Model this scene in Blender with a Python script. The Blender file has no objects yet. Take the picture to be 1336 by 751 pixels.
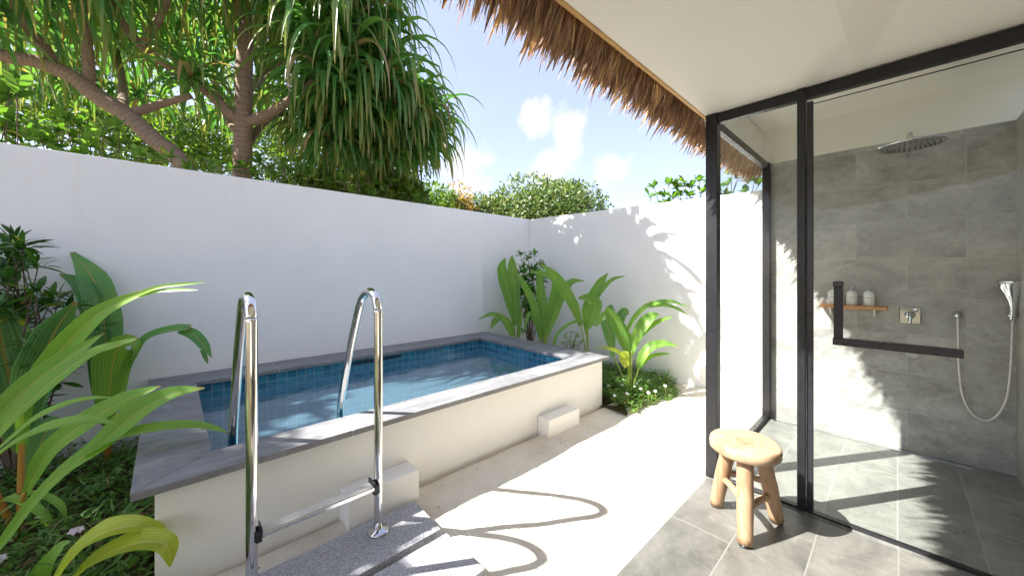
import bpy, bmesh, math, random
import numpy as np
from mathutils import Vector, Matrix
random.seed(7); RNG = np.random.default_rng(7)
S = bpy.context.scene; C = S.collection
PI = math.pi
# ------------------------------------------------------------------ camera geometry (measured)
CH = 1.35; F = 477.3; TH = math.radians(46.5)
FW = Vector((math.cos(TH), math.sin(TH), 0)); RT = Vector((math.sin(TH), -math.cos(TH), 0))
def at(px, py, d):
    """point seen at (px,py) of the 1336 px photograph, d metres ahead"""
    return FW * d + RT * ((px - 668) / F * d) + Vector((0, 0, CH - (py - 356) / F * d))
def atY(px, py, Y):
    r = at(px, py, 1.0); k = Y / r.y
    return Vector((r.x * k, Y, CH + (r.z - CH) * k))
def atZ(px, py, z=0.0):
    return at(px, py, F * (CH - z) / (py - 356))
# ------------------------------------------------------------------ object helpers
def props(o, label=None, cat=None, group=None, kind=None):
    if label: o['label'] = label
    if cat: o['category'] = cat
    if group: o['group'] = group
    if kind: o['kind'] = kind
    return o
def thing(name, label, cat, loc=(0, 0, 0), group=None):
    o = bpy.data.objects.new(name, None); C.objects.link(o); o.location = loc
    o.empty_display_size = 0.1
    return props(o, label, cat, group)
def wloc(o):
    v = Vector((0, 0, 0))
    while o is not None:
        v += Vector(o.location); o = o.parent
    return v
def link(name, me, mat=None, parent=None, loc=None):
    """mesh given in world coordinates; origin goes to loc or to the parent's"""
    base = wloc(parent) if parent else Vector((0, 0, 0))
    o = bpy.data.objects.new(name, me); C.objects.link(o)
    org = Vector(loc) if loc is not None else base
    me.transform(Matrix.Translation(-org))
    o.parent = parent; o.location = org - base
    if mat:
        for m in (mat if isinstance(mat, (list, tuple)) else [mat]): me.materials.append(m)
    return o
def mesh(name, vs, fs, uvs=None, smooth=True):
    me = bpy.data.meshes.new(name); me.from_pydata([tuple(v) for v in vs], [], [tuple(f) for f in fs]); me.update()
    if uvs is not None:
        l = me.uv_layers.new(name='UVMap'); li = np.zeros(len(me.loops), dtype=np.int32)
        me.loops.foreach_get('vertex_index', li); l.data.foreach_set('uv', np.asarray(uvs, dtype=np.float32)[li].ravel())
    if smooth: me.polygons.foreach_set('use_smooth', [True] * len(me.polygons))
    return me
def bmm(bm, name='m', smooth=False):
    me = bpy.data.meshes.new(name); bmesh.ops.recalc_face_normals(bm, faces=bm.faces); bm.to_mesh(me); bm.free()
    if smooth: me.polygons.foreach_set('use_smooth', [True] * len(me.polygons))
    return me
def box(bm, lo, hi, bev=0.0, seg=1):
    t = bmesh.new(); bmesh.ops.create_cube(t, size=1)
    lo = Vector(lo); hi = Vector(hi)
    for v in t.verts: v.co = Vector(((lo[i] + hi[i]) / 2 + v.co[i] * (hi[i] - lo[i])) for i in range(3))
    if bev: bmesh.ops.bevel(t, geom=t.edges[:], offset=bev, segments=seg, profile=0.5, affect='EDGES')
    m = bpy.data.meshes.new('t'); t.to_mesh(m); t.free(); bm.from_mesh(m); bpy.data.meshes.remove(m)
def boxo(name, lo, hi, mat, parent=None, bev=0.0, seg=1):
    bm = bmesh.new(); box(bm, lo, hi, bev, seg); return link(name, bmm(bm, name), mat, parent)
def prism(poly, z0, z1, bev=0.0):
    bm = bmesh.new(); a = [bm.verts.new((x, y, z0)) for x, y in poly]; b = [bm.verts.new((x, y, z1)) for x, y in poly]
    n = len(poly); bm.faces.new(a); bm.faces.new(b)
    for i in range(n): bm.faces.new((a[i], a[(i + 1) % n], b[(i + 1) % n], b[i]))
    bmesh.ops.recalc_face_normals(bm, faces=bm.faces)
    if bev: bmesh.ops.bevel(bm, geom=bm.edges[:], offset=bev, segments=2, profile=0.5, affect='EDGES')
    return bm
def spline(pts, n):
    P = [Vector(p) for p in pts]
    if len(P) == 2: return [P[0].lerp(P[1], i / n) for i in range(n + 1)]
    P = [P[0] * 2 - P[1]] + P + [P[-1] * 2 - P[-2]]
    out = []; m = len(P) - 3
    for i in range(n + 1):
        t = i / n * m; k = min(int(t), m - 1); u = t - k
        a, b, c, d = P[k:k + 4]
        out.append(0.5 * (2 * b + (c - a) * u + (2 * a - 5 * b + 4 * c - d) * u * u + (3 * b - a - 3 * c + d) * u ** 3))
    return out
def interp(ws, t):
    x = t * (len(ws) - 1); k = min(int(x), len(ws) - 2); return ws[k] + (ws[k + 1] - ws[k]) * (x - k)
class Acc:
    def __init__(s): s.v = []; s.f = []; s.u = []
    def tube(s, pts, rad, n=10, sub=None, cap=True, wob=0.0):
        Q = spline(pts, sub) if sub else [Vector(p) for p in pts]
        m = len(Q); b0 = len(s.v); T0 = (Q[1] - Q[0]).normalized()
        N = T0.orthogonal().normalized()
        for i, p in enumerate(Q):
            T = (Q[min(i + 1, m - 1)] - Q[max(i - 1, 0)]).normalized()
            N = (N - T * N.dot(T)).normalized(); B = T.cross(N)
            r = rad if isinstance(rad, (int, float)) else interp(rad, i / (m - 1))
            for k in range(n):
                a = 2 * PI * k / n; rr = r * (1 + (random.random() - .5) * wob)
                s.v.append(p + (N * math.cos(a) + B * math.sin(a)) * rr); s.u.append((k / n, i / (m - 1)))
        for i in range(m - 1):
            for k in range(n):
                a = b0 + i * n + k; b = b0 + i * n + (k + 1) % n
                s.f.append((a, b, b + n, a + n))
        if cap:
            s.f.append(tuple(b0 + k for k in range(n))[::-1]); s.f.append(tuple(b0 + (m - 1) * n + k for k in range(n)))
        return s
    def blade(s, pts, widths, up=(0, 0, 1), n=16, nc=8, fold=0.25, pleat=0.0, roll=0.0, split=0.0):
        """a leaf blade: spine through pts, widths along it, v-fold, fine pleats, optional forked tip"""
        Q = spline(pts, n); up = Vector(up).normalized(); b0 = len(s.v); row = nc + 1
        for i, p in enumerate(Q):
            T = (Q[min(i + 1, n)] - Q[max(i - 1, 0)]).normalized()
            N = (up - T * up.dot(T))
            N = N.normalized() if N.length > 1e-3 else T.orthogonal().normalized()
            if roll: N = Matrix.Rotation(roll * i / n, 3, T) @ N
            B = T.cross(N).normalized(); w = interp(widths, i / n) / 2; t = i / n
            for k in range(row):
                q = k / nc * 2 - 1
                off = B * (q * w) + N * (abs(q) * w * fold) + N * (pleat * w * (1 if k % 2 else -1) * (1 - abs(q) ** 4))
                if split and t > 1 - split:
                    e = (t - 1 + split) / split; off += B * ((1 if q > 0 else -1 if q < 0 else 0) * e * split * 0.9 * max(widths))
                s.v.append(p + off); s.u.append((k / nc, t))
        ks = int(n * (1 - split)) if split else n
        for i in range(n):
            for k in range(nc):
                if split and i >= ks and k in (nc // 2 - 1, nc // 2) and nc % 2 == 0 and i > ks:
                    if k == nc // 2: pass
                a = b0 + i * row + k
                s.f.append((a, a + 1, a + 1 + row, a + row))
        return s
    def lathe(s, prof, c, axis=(0, 0, 1), n=24, sx=1.0, sy=1.0):
        A = Vector(axis).normalized(); X = A.orthogonal().normalized(); Y = A.cross(X); b0 = len(s.v)
        if abs(A.z) > .99: X = Vector((1, 0, 0)); Y = Vector((0, 1, 0))
        for r, h in prof:
            for k in range(n):
                a = 2 * PI * k / n; s.v.append(Vector(c) + A * h + X * (r * sx * math.cos(a)) + Y * (r * sy * math.sin(a))); s.u.append((k / n, h))
        for i in range(len(prof) - 1):
            for k in range(n):
                a = b0 + i * n + k; b = b0 + i * n + (k + 1) % n; s.f.append((a, b, b + n, a + n))
        s.f.append(tuple(b0 + k for k in range(n))[::-1]); s.f.append(tuple(b0 + (len(prof) - 1) * n + k for k in range(n)))
        return s
    def add(s, V, Fc, U=None):
        b = len(s.v); s.v.extend(Vector(v) for v in V); s.f.extend(tuple(i + b for i in f) for f in Fc)
        s.u.extend(U if U is not None else [(0, 0)] * len(V)); return s
    def build(s, name, mat, parent=None, smooth=True, loc=None):
        return link(name, mesh(name, s.v, s.f, s.u, smooth), mat, parent, loc)
# ---- leaf clouds with numpy
def leaf_t(L=1.0, W=0.4, seg=3, curl=0.25, obov=0.0, fold=0.15):
    V = []; U = []; Fc = []
    for i in range(seg + 1):
        t = i / seg; w = W / 2 * (math.sin(PI * min(1, max(0, (t ** (1 + obov)) * .92 + .06)))) ** .8
        z = -curl * t * t * L
        V += [(-w, t * L, z + fold * w), (0, t * L, z), (w, t * L, z + fold * w)]; U += [(0, t), (.5, t), (1, t)]
    for i in range(seg):
        for k in range(2):
            a = i * 3 + k; Fc.append((a, a + 1, a + 4, a + 3))
    return np.array(V), np.array(Fc), np.array(U)
def cloud(tmpl, pos, dirs, ups, sc):
    """place a leaf at every pos pointing along dirs"""
    V, Fc, U = tmpl; n = len(pos)
    d = dirs / np.linalg.norm(dirs, axis=1, keepdims=True)
    x = np.cross(d, ups); ln = np.linalg.norm(x, axis=1, keepdims=True); x = np.where(ln < 1e-3, np.array([[1., 0, 0]]), x / np.maximum(ln, 1e-6))
    z = np.cross(x, d); R = np.stack([x, d, z], axis=1)
    W = np.einsum('vk,nkj->nvj', V, R) * sc[:, None, None] + pos[:, None, :]
    Ff = Fc[None] + (np.arange(n) * len(V))[:, None, None]
    return W.reshape(-1, 3), Ff.reshape(-1, 4), np.tile(U, (n, 1))
def cloud_obj(name, parts, mat, parent=None, loc=None):
    vs = []; fs = []; us = []; b = 0
    for V, Fc, U in parts: vs.append(V); fs.append(Fc + b); us.append(U); b += len(V)
    vs = np.concatenate(vs); fs = np.concatenate(fs); us = np.concatenate(us)
    me = bpy.data.meshes.new(name); me.vertices.add(len(vs)); me.vertices.foreach_set('co', vs.astype(np.float32).ravel())
    me.loops.add(fs.size); me.loops.foreach_set('vertex_index', fs.astype(np.int32).ravel())
    me.polygons.add(len(fs)); me.polygons.foreach_set('loop_start', np.arange(0, fs.size, 4, dtype=np.int32))
    l = me.uv_layers.new(name='UVMap'); l.data.foreach_set('uv', us[fs.ravel()].astype(np.float32).ravel())
    me.update(calc_edges=True); me.validate(); me.polygons.foreach_set('use_smooth', [True] * len(me.polygons))
    return link(name, me, mat, parent, loc)
def rdir(n, zlo=-1, zhi=1):
    z = RNG.uniform(zlo, zhi, n); a = RNG.uniform(0, 2 * PI, n); r = np.sqrt(np.maximum(0, 1 - z * z)); return np.stack([r * np.cos(a), r * np.sin(a), z], 1)
# ------------------------------------------------------------------ materials
class NT:
    def __init__(s, name):
        s.m = bpy.data.materials.new(name); s.m.use_nodes = True; s.t = s.m.node_tree; s.t.nodes.clear()
        s.out = s.n('ShaderNodeOutputMaterial')
    def n(s, ty, **k):
        nd = s.t.nodes.new(ty)
        for a, v in k.items():
            if hasattr(nd, a) and a not in nd.inputs: setattr(nd, a, v)
            else: s.set(nd.inputs[a], v)
        return nd
    def set(s, sock, v):
        if isinstance(v, bpy.types.NodeSocket): s.t.links.new(v, sock)
        elif isinstance(v, bpy.types.Node): s.t.links.new(v.outputs[0], sock)
        elif isinstance(v, (tuple, list)) and len(v) == 3 and sock.type == 'RGBA': sock.default_value = (*v, 1)
        else: sock.default_value = v
    def link(s, a, b): s.t.links.new(a, b)
    def noise(s, co, scale, detail=4, rough=.55, dist=0): 
        nd = s.n('ShaderNodeTexNoise'); s.set(nd.inputs['Vector'], co); nd.inputs['Scale'].default_value = scale
        nd.inputs['Detail'].default_value = detail; nd.inputs['Roughness'].default_value = rough; nd.inputs['Distortion'].default_value = dist
        return nd.outputs['Fac']
    def ramp(s, fac, stops):
        r = s.n('ShaderNodeValToRGB'); s.set(r.inputs[0], fac); e = r.color_ramp.elements
        while len(e) < len(stops): e.new(0.5)
        for i, (p, c) in enumerate(stops):
            e[i].position = p; e[i].color = (*c, 1) if isinstance(c, (tuple, list)) else (c, c, c, 1)
        return r.outputs[0]
    def mix(s, fac, a, b, blend='MIX'):
        x = s.n('ShaderNodeMix', data_type='RGBA', blend_type=blend); s.set(x.inputs[0], fac); s.set(x.inputs[6], a); s.set(x.inputs[7], b); return x.outputs[2]
    def math(s, op, a, b=0.0, c=None):
        x = s.n('ShaderNodeMath', operation=op); s.set(x.inputs[0], a); s.set(x.inputs[1], b)
        if c is not None: s.set(x.inputs[2], c)
        return x.outputs[0]
    def pos(s): return s.n('ShaderNodeNewGeometry').outputs['Position']
    def scaled(s, co, sc, rot=(0, 0, 0)):
        m = s.n('ShaderNodeMapping'); s.set(m.inputs['Vector'], co); m.inputs['Scale'].default_value = sc; m.inputs['Rotation'].default_value = rot; return m.outputs[0]
    def bump(s, h, st, dist=.01, nrm=None):
        b = s.n('ShaderNodeBump'); s.set(b.inputs['Height'], h); b.inputs['Strength'].default_value = st; b.inputs['Distance'].default_value = dist
        if nrm is not None: s.set(b.inputs['Normal'], nrm)
        return b.outputs[0]
    def bsdf(s, col, rough=.5, metal=0, nrm=None, spec=.5):
        p = s.n('ShaderNodeBsdfPrincipled'); s.set(p.inputs['Base Color'], col); s.set(p.inputs['Roughness'], rough); p.inputs['Metallic'].default_value = metal
        p.inputs['Specular IOR Level'].default_value = spec
        if nrm is not None: s.set(p.inputs['Normal'], nrm)
        return p.outputs[0]
    def done(s, sh): s.set(s.out.inputs['Surface'], sh); return s.m

def m_plaster(name, col, var=.04, bump=.15, stain=.0, soil=None):
    m = NT(name); co = m.pos(); a = m.noise(co, 1.3, 5, .6); b = m.noise(co, 60, 5, .65); c = m.noise(co, 7, 4)
    k = [tuple(max(0, x * (1 - var * 2)) for x in col), tuple(min(1, x * (1 + var * .4)) for x in col)]
    cc = m.ramp(a, [(.3, k[0]), (.65, k[1])])
    if stain:
        s = m.noise(m.scaled(co, (3, 3, .5)), 2.2, 5, .65, .6)
        cc = m.mix(m.ramp(s, [(.55, 0.0), (.8, stain)]), cc, tuple(x * y for x, y in zip(col, (.78, .72, .62))))
    if soil:   # splashed dirt just above the ground
        z = m.n('ShaderNodeSeparateXYZ'); m.set(z.inputs[0], co)
        f = m.math('SUBTRACT', soil[0], m.math('SUBTRACT', z.outputs[2], m.math('MULTIPLY', c, soil[1])))
        f = m.n('ShaderNodeClamp', Value=m.math('MULTIPLY', f, soil[2])).outputs[0]
        cc = m.mix(m.math('MULTIPLY', f, .6), cc, (.62, .42, .24))
    h = m.math('ADD', m.math('MULTIPLY', b, .35), m.math('MULTIPLY', c, .65))
    return m.done(m.bsdf(cc, .72, nrm=m.bump(h, bump, .006), spec=.3))

def m_stone(name, dark, light, vein=(.62, .62, .62), veinamt=.6, rough=.55, streak=(2, 9, 4), seed=0.0, bump=.25):
    m = NT(name); g = m.pos()
    mp = m.n('ShaderNodeMapping'); m.set(mp.inputs['Vector'], g); mp.inputs['Location'].default_value = (seed, seed * 1.7, seed * .3); co = mp.outputs[0]
    rnd = m.n('ShaderNodeNewGeometry').outputs['Random Per Island']
    a = m.noise(m.scaled(co, streak, (0, 0, .35)), 1.6, 8, .62, .7); b = m.noise(co, 42, 6, .7)
    f = m.math('ADD', m.math('MULTIPLY', a, .75), m.math('MULTIPLY', b, .3))
    cc = m.ramp(f, [(.32, dark), (.52, tuple((x + y) / 2 for x, y in zip(dark, light))), (.72, light)])
    v = m.noise(m.scaled(co, (1, 1, 1), (.2, .4, .9)), 1.5, 6, .55, 1.2)
    v = m.math('ABSOLUTE', m.math('SUBTRACT', v, .5))
    vm = m.ramp(v, [(0.0, veinamt), (.012, veinamt * .3), (.03, 0.0)])
    cc = m.mix(vm, cc, vein)
    cc = m.mix(.5, cc, m.mix(rnd, tuple(x * .85 for x in dark), light), 'SOFT_LIGHT')
    return m.done(m.bsdf(cc, m.ramp(b, [(.3, rough - .1), (.7, rough + .12)]), nrm=m.bump(b, bump, .003)))

def m_tiles(name, ax, off, bw, bh, dark, light, grout, gw=.004, rough=.4, vein=.5, offs=.5, gdark=False, seed=0.0):
    """large stone-look tiles; ax = which world axes run along and across the courses"""
    m = NT(name); g = m.pos(); sp = m.n('ShaderNodeSeparateXYZ'); m.set(sp.inputs[0], g)
    cb = m.n('ShaderNodeCombineXYZ'); m.set(cb.inputs[0], m.math('ADD', sp.outputs[ax[0]], off[0])); m.set(cb.inputs[1], m.math('ADD', sp.outputs[ax[1]], off[1]))
    br = m.n('ShaderNodeTexBrick'); m.set(br.inputs['Vector'], cb.outputs[0]); br.offset = offs; br.offset_frequency = 2
    br.inputs['Scale'].default_value = 1; br.inputs['Mortar Size'].default_value = gw; br.inputs['Mortar Smooth'].default_value = .1
    br.inputs['Brick Width'].default_value = bw; br.inputs['Row Height'].default_value = bh; br.inputs['Bias'].default_value = 0
    m.set(br.inputs['Color1'], (0, 0, 0)); m.set(br.inputs['Color2'], (1, 1, 1)); m.set(br.inputs['Mortar'], (.5, .5, .5))
    tv = m.n('ShaderNodeSeparateColor'); m.set(tv.inputs[0], br.outputs['Color']); tr = tv.outputs[0]
    # every tile gets its own cut of the stone
    sh = m.n('ShaderNodeVectorMath', operation='ADD'); m.set(sh.inputs[0], g)
    cs = m.n('ShaderNodeCombineXYZ'); m.set(cs.inputs[0], m.math('MULTIPLY', tr, 13.0)); m.set(cs.inputs[1], m.math('MULTIPLY', tr, 7.0 + seed)); m.set(cs.inputs[2], m.math('MULTIPLY', tr, 5.0)); m.set(sh.inputs[1], cs.outputs[0])
    co = sh.outputs[0]; sc = [2.6, 2.6, 2.6]; sc[ax[1]] = 4.2
    a = m.noise(m.scaled(co, tuple(sc), (.15, .1, .25)), 1.1, 9, .66, .5); b = m.noise(co, 30, 6, .7)
    f = m.math('ADD', m.math('MULTIPLY', a, .72), m.math('MULTIPLY', b, .30))
    cc = m.ramp(f, [(.36, dark), (.51, tuple((x + y) / 2 for x, y in zip(dark, light))), (.66, light)])
    v = m.math('ABSOLUTE', m.math('SUBTRACT', m.noise(m.scaled(co, (3.5, .8, 1.6), (.5, .5, .6)), 1.1, 4, .45, .25), .5))
    cc = m.mix(m.ramp(v, [(0.0, vein * .5), (.004, vein * .2), (.012, 0.0)]), cc, tuple(min(1, x * 1.9) for x in light))
    cc = m.mix(.35, cc, m.mix(tr, (.36, .36, .36), (.64, .64, .64)), 'SOFT_LIGHT')
    cc = m.mix(br.outputs['Fac'], cc, grout)
    h = m.math('SUBTRACT', m.math('MULTIPLY', b, .25), m.math('MULTIPLY', br.outputs['Fac'], .6))
    return m.done(m.bsdf(cc, m.ramp(b, [(.3, rough - .08), (.7, rough + .12)]), nrm=m.bump(h, .25, .004)))

def m_mosaic(name, off, cell=.075, cellz=.07):
    """glazed blue pool tiles, pale grout; courses level on walls"""
    m = NT(name); g = m.pos(); sp = m.n('ShaderNodeSeparateXYZ'); m.set(sp.inputs[0], g)
    nm = m.n('ShaderNodeSeparateXYZ'); m.set(nm.inputs[0], m.n('ShaderNodeNewGeometry').outputs['True Normal'])
    isx = m.math('GREATER_THAN', m.math('ABSOLUTE', nm.outputs[0]), .5); isz = m.math('GREATER_THAN', m.math('ABSOLUTE', nm.outputs[2]), .5)
    u = m.math('ADD', m.math('MULTIPLY', sp.outputs[1], isx), m.math('MULTIPLY', sp.outputs[0], m.math('SUBTRACT', 1, isx)))
    w = m.math('ADD', m.math('MULTIPLY', sp.outputs[1], isz), m.math('MULTIPLY', m.math('ADD', sp.outputs[2], off), m.math('SUBTRACT', 1, isz)))
    cb = m.n('ShaderNodeCombineXYZ'); m.set(cb.inputs[0], m.math('ADD', u, 10)); m.set(cb.inputs[1], m.math('ADD', w, 7))
    br = m.n('ShaderNodeTexBrick'); m.set(br.inputs['Vector'], cb.outputs[0]); br.offset = 0
    for k, v in (('Scale', 1), ('Mortar Size', .0032), ('Mortar Smooth', .2), ('Brick Width', cell), ('Row Height', cellz), ('Bias', 0)): br.inputs[k].default_value = v
    br.inputs['Mortar Size'].default_value = .0026
    m.set(br.inputs['Color1'], (.015, .13, .22)); m.set(br.inputs['Color2'], (.04, .26, .38)); m.set(br.inputs['Mortar'], (.27, .38, .42))
    n2 = m.noise(g, 22, 4, .6); c = m.mix(.35, br.outputs['Color'], m.ramp(n2, [(.3, (.25, .3, .35)), (.7, (.75, .75, .75))]), 'SOFT_LIGHT')
    r = m.math('ADD', .08, m.math('MULTIPLY', br.outputs['Fac'], .5))
    h = m.math('SUBTRACT', m.math('MULTIPLY', m.noise(g, 9, 2), .3), br.outputs['Fac'])
    return m.done(m.bsdf(c, r, nrm=m.bump(h, .2, .003)))

def m_granite(name):
    m = NT(name); g = m.pos(); a = m.noise(g, 190, 3, .8); b = m.noise(g, 5, 4)
    v = m.n('ShaderNodeTexVoronoi', Scale=330.0); m.set(v.inputs['Vector'], g)
    s = m.n('ShaderNodeSeparateColor'); m.set(s.inputs[0], v.outputs['Color'])
    c = m.ramp(s.outputs[0], [(.0, (.13, .13, .14)), (.22, (.27, .275, .295)), (.6, (.37, .375, .40)), (.95, (.54, .55, .57))])
    c = m.mix(.4, c, m.ramp(b, [(.3, .42), (.7, .6)]), 'SOFT_LIGHT')
    return m.done(m.bsdf(c, .7, nrm=m.bump(a, .35, .003)))

def m_sand(name):
    m = NT(name); g = m.pos(); a = m.noise(g, 220, 4, .75); b = m.noise(g, 3.0, 6, .6); c = m.noise(g, 26, 5, .7)
    cc = m.ramp(b, [(.3, (.66, .595, .48)), (.55, (.77, .715, .61)), (.75, (.81, .77, .68))])
    v = m.n('ShaderNodeTexVoronoi', Scale=26.0); m.set(v.inputs['Vector'], g); v.inputs['Randomness'].default_value = 1
    sc = m.n('ShaderNodeSeparateColor'); m.set(sc.inputs[0], v.outputs['Color'])
    fl = m.math('MULTIPLY', m.math('LESS_THAN', v.outputs['Distance'], m.math('MULTIPLY_ADD', sc.outputs[2], .14, .05)), m.math('GREATER_THAN', sc.outputs[0], .62))
    cc = m.mix(m.math('MULTIPLY', fl, .75), cc, m.ramp(sc.outputs[1], [(0, (.07, .045, .03)), (.5, (.24, .12, .06)), (1, (.34, .28, .22))]))
    cc = m.mix(.8, cc, m.ramp(a, [(.3, .3), (.7, .66)]), 'SOFT_LIGHT')
    h = m.math('ADD', m.math('ADD', m.math('MULTIPLY', a, .4), m.math('MULTIPLY', c, .7)), m.math('MULTIPLY', fl, .3))
    return m.done(m.bsdf(cc, .95, nrm=m.bump(h, .8, .016), spec=.15))

def m_soil(name, col=(.10, .065, .04)):
    m = NT(name); g = m.pos(); a = m.noise(g, 18, 7, .7); b = m.noise(g, 1.5, 4)
    c = m.ramp(a, [(.3, tuple(x * .5 for x in col)), (.7, tuple(x * 1.6 for x in col))])
    c = m.mix(m.ramp(b, [(.45, 0.0), (.6, .6)]), c, (.05, .085, .025))
    return m.done(m.bsdf(c, .95, nrm=m.bump(a, .8, .03), spec=.1))

def m_leaf(name, c1, c2, trans=.35, tip=None, dead=None, deadamt=.0, rough=.38, stripes=0.0, rib=None, tcol=None, spec=.5, tip2=False):
    """foliage: each leaf its own hue, optional veins, yellow tips, some dead ones"""
    m = NT(name); geo = m.n('ShaderNodeNewGeometry'); r = geo.outputs['Random Per Island']; uv = m.n('ShaderNodeUVMap').outputs[0]
    su = m.n('ShaderNodeSeparateXYZ'); m.set(su.inputs[0], uv)
    nz = m.noise(geo.outputs['Position'], 7, 3); f = m.math('ADD', m.math('MULTIPLY', r, .7), m.math('MULTIPLY', nz, .4))
    c = m.ramp(f, [(.15, c1), (.85, c2)])
    if stripes:
        w = m.math('SINE', m.math('MULTIPLY', su.outputs[0], 75.0)); w = m.math('MULTIPLY_ADD', w, .5, .5)
        n2 = m.noise(m.scaled(uv, (26, 1.2, 1)), 1.0, 3, .6)
        c = m.mix(m.math('MULTIPLY', m.math('MULTIPLY', w, n2), stripes * 1.6), c, tuple(min(1, x * 1.9 + .02) for x in c2))
    if rib:
        d = m.math('ABSOLUTE', m.math('SUBTRACT', su.outputs[0], .5)); c = m.mix(m.ramp(d, [(.01, 1.0), (.035, 0.0)]), c, rib)
    if tip: 
        t = m.math('ADD', su.outputs[1], m.math('MULTIPLY', m.math('SUBTRACT', r, .5), .35)); c = m.mix(m.ramp(t, [(.62, 0.0), (.95, 1.0)]), c, tip)
    if tip2:   # scorched tips and small brown flecks
        t = m.math('ADD', su.outputs[1], m.math('MULTIPLY', m.math('SUBTRACT', nz, .5), .12)); c = m.mix(m.ramp(t, [(.955, 0.0), (.99, .85)]), c, (.30, .20, .08))
        fk = m.noise(geo.outputs['Position'], 85, 2, .5); c = m.mix(m.ramp(fk, [(.72, 0.0), (.76, .5)]), c, (.22, .20, .06))
        yl = m.noise(geo.outputs['Position'], 4.5, 3, .6); c = m.mix(m.ramp(yl, [(.5, 0.0), (.75, .45)]), c, (.32, .40, .07))
    if dead:
        r2 = m.math('FRACT', m.math('MULTIPLY', r, 37.7)); c = m.mix(m.math('LESS_THAN', r2, deadamt), c, dead)
    p = m.bsdf(c, rough, spec=spec)
    tc = m.mix(1.0, c, tcol or (1.0, 1.0, .45), 'MULTIPLY') 
    tc = m.mix(1.0, tc, (1.9, 1.9, 1.9), 'MULTIPLY')
    tl = m.n('ShaderNodeBsdfTranslucent'); m.set(tl.inputs[0], tc)
    x = m.n('ShaderNodeMixShader'); x.inputs[0].default_value = trans; m.set(x.inputs[1], p); m.set(x.inputs[2], tl.outputs[0])
    return m.done(x.outputs[0])

def m_bark(name, c1, c2, ring=60.0):
    m = NT(name); g = m.pos(); uv = m.n('ShaderNodeUVMap').outputs[0]; a = m.noise(m.scaled(g, (1, 1, 3)), 14, 7, .7, .6); b = m.noise(g, 90, 3, .7)
    su = m.n('ShaderNodeSeparateXYZ'); m.set(su.inputs[0], uv)
    w = m.math('SINE', m.math('ADD', m.math('MULTIPLY', su.outputs[1], ring), m.math('MULTIPLY', a, 11)))
    h = m.math('ADD', m.math('MULTIPLY', w, .11), m.math('ADD', a, m.math('MULTIPLY', b, .4)))
    c = m.ramp(m.math('MULTIPLY_ADD', h, .5, .1), [(.25, c1), (.8, c2)])
    return m.done(m.bsdf(c, .85, nrm=m.bump(h, .9, .012), spec=.2))

def m_wood(name, c1, c2, axis='Z', sc=1.0):
    m = NT(name); tc = m.n('ShaderNodeTexCoord').outputs['Object']
    s = {'Z': (9, 9, .8), 'X': (.8, 9, 9), 'Y': (9, .8, 9), 'R': (3, 3, 3)}[axis]
    a = m.noise(m.scaled(tc, tuple(x * sc for x in s)), 3.0, 6, .6, .8); k = m.noise(tc, 5 * sc, 3)
    if axis == 'R':   # end grain: rings round the heart
        ln = m.n('ShaderNodeVectorMath', operation='LENGTH'); m.set(ln.inputs[0], m.scaled(tc, (1, 1, 0)))
        rg = m.math('SINE', m.math('MULTIPLY', m.math('ADD', ln.outputs['Value'], m.math('MULTIPLY', k, .07)), 150.0)); a = m.math('ADD', m.math('MULTIPLY', a, .95), m.math('MULTIPLY', rg, .045))
        hb = m.math('LESS_THAN', m.math('ADD', ln.outputs['Value'], m.math('MULTIPLY', m.noise(m.scaled(tc, (6, 14, 1)), 2, 4), .11)), .105)
        c = m.ramp(a, [(.25, c1), (.65, c2)]); c = m.mix(m.math('MULTIPLY', hb, .45), c, (.30, .13, .05))
    else: c = m.ramp(a, [(.28, c1), (.68, c2)])
    return m.done(m.bsdf(c, .52, nrm=m.bump(a, .25, .004)))

def m_simple(name, col, rough=.4, metal=0, spec=.5, nb=None):
    m = NT(name); g = m.pos(); a = m.noise(g, 30 if not nb else nb, 4)
    c = m.ramp(a, [(.3, tuple(x * .93 for x in col)), (.7, tuple(min(1, x * 1.05) for x in col))])
    return m.done(m.bsdf(c, m.ramp(a, [(.3, rough * .85), (.7, min(1, rough * 1.15))]), metal, spec=spec))

def m_glass(name, tint, ior=1.5, rough=0.0, bump=None, milk=None):
    """thin clear pane: lets the sun through, mirrors at grazing angles"""
    m = NT(name); fr = m.n('ShaderNodeFresnel', IOR=ior)
    t = m.n('ShaderNodeBsdfTransparent'); m.set(t.inputs[0], tint); g = m.n('ShaderNodeBsdfGlossy'); m.set(g.inputs[0], (1, 1, 1)); g.inputs['Roughness'].default_value = rough
    if bump:
        a = m.noise(m.pos(), bump[0], 3, .5, .4); nb = m.bump(a, bump[1], bump[2]); m.set(g.inputs['Normal'], nb); m.set(fr.inputs['Normal'], nb)
    bf = m.n('ShaderNodeNewGeometry').outputs['Backfacing']
    x = m.n('ShaderNodeMixShader'); m.set(x.inputs[0], m.math('MULTIPLY', fr.outputs[0], m.math('SUBTRACT', 1.0, bf))); m.set(x.inputs[1], t.outputs[0]); m.set(x.inputs[2], g.outputs[0])
    if milk:   # faintly cloudy water scatters some light near its surface
        df = m.n('ShaderNodeBsdfDiffuse'); m.set(df.inputs[0], milk[1]); y = m.n('ShaderNodeMixShader'); y.inputs[0].default_value = milk[0]
        m.set(y.inputs[1], t.outputs[0]); m.set(y.inputs[2], df.outputs[0]); m.set(x.inputs[1], y.outputs[0])
    return m.done(x.outputs[0])

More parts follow.
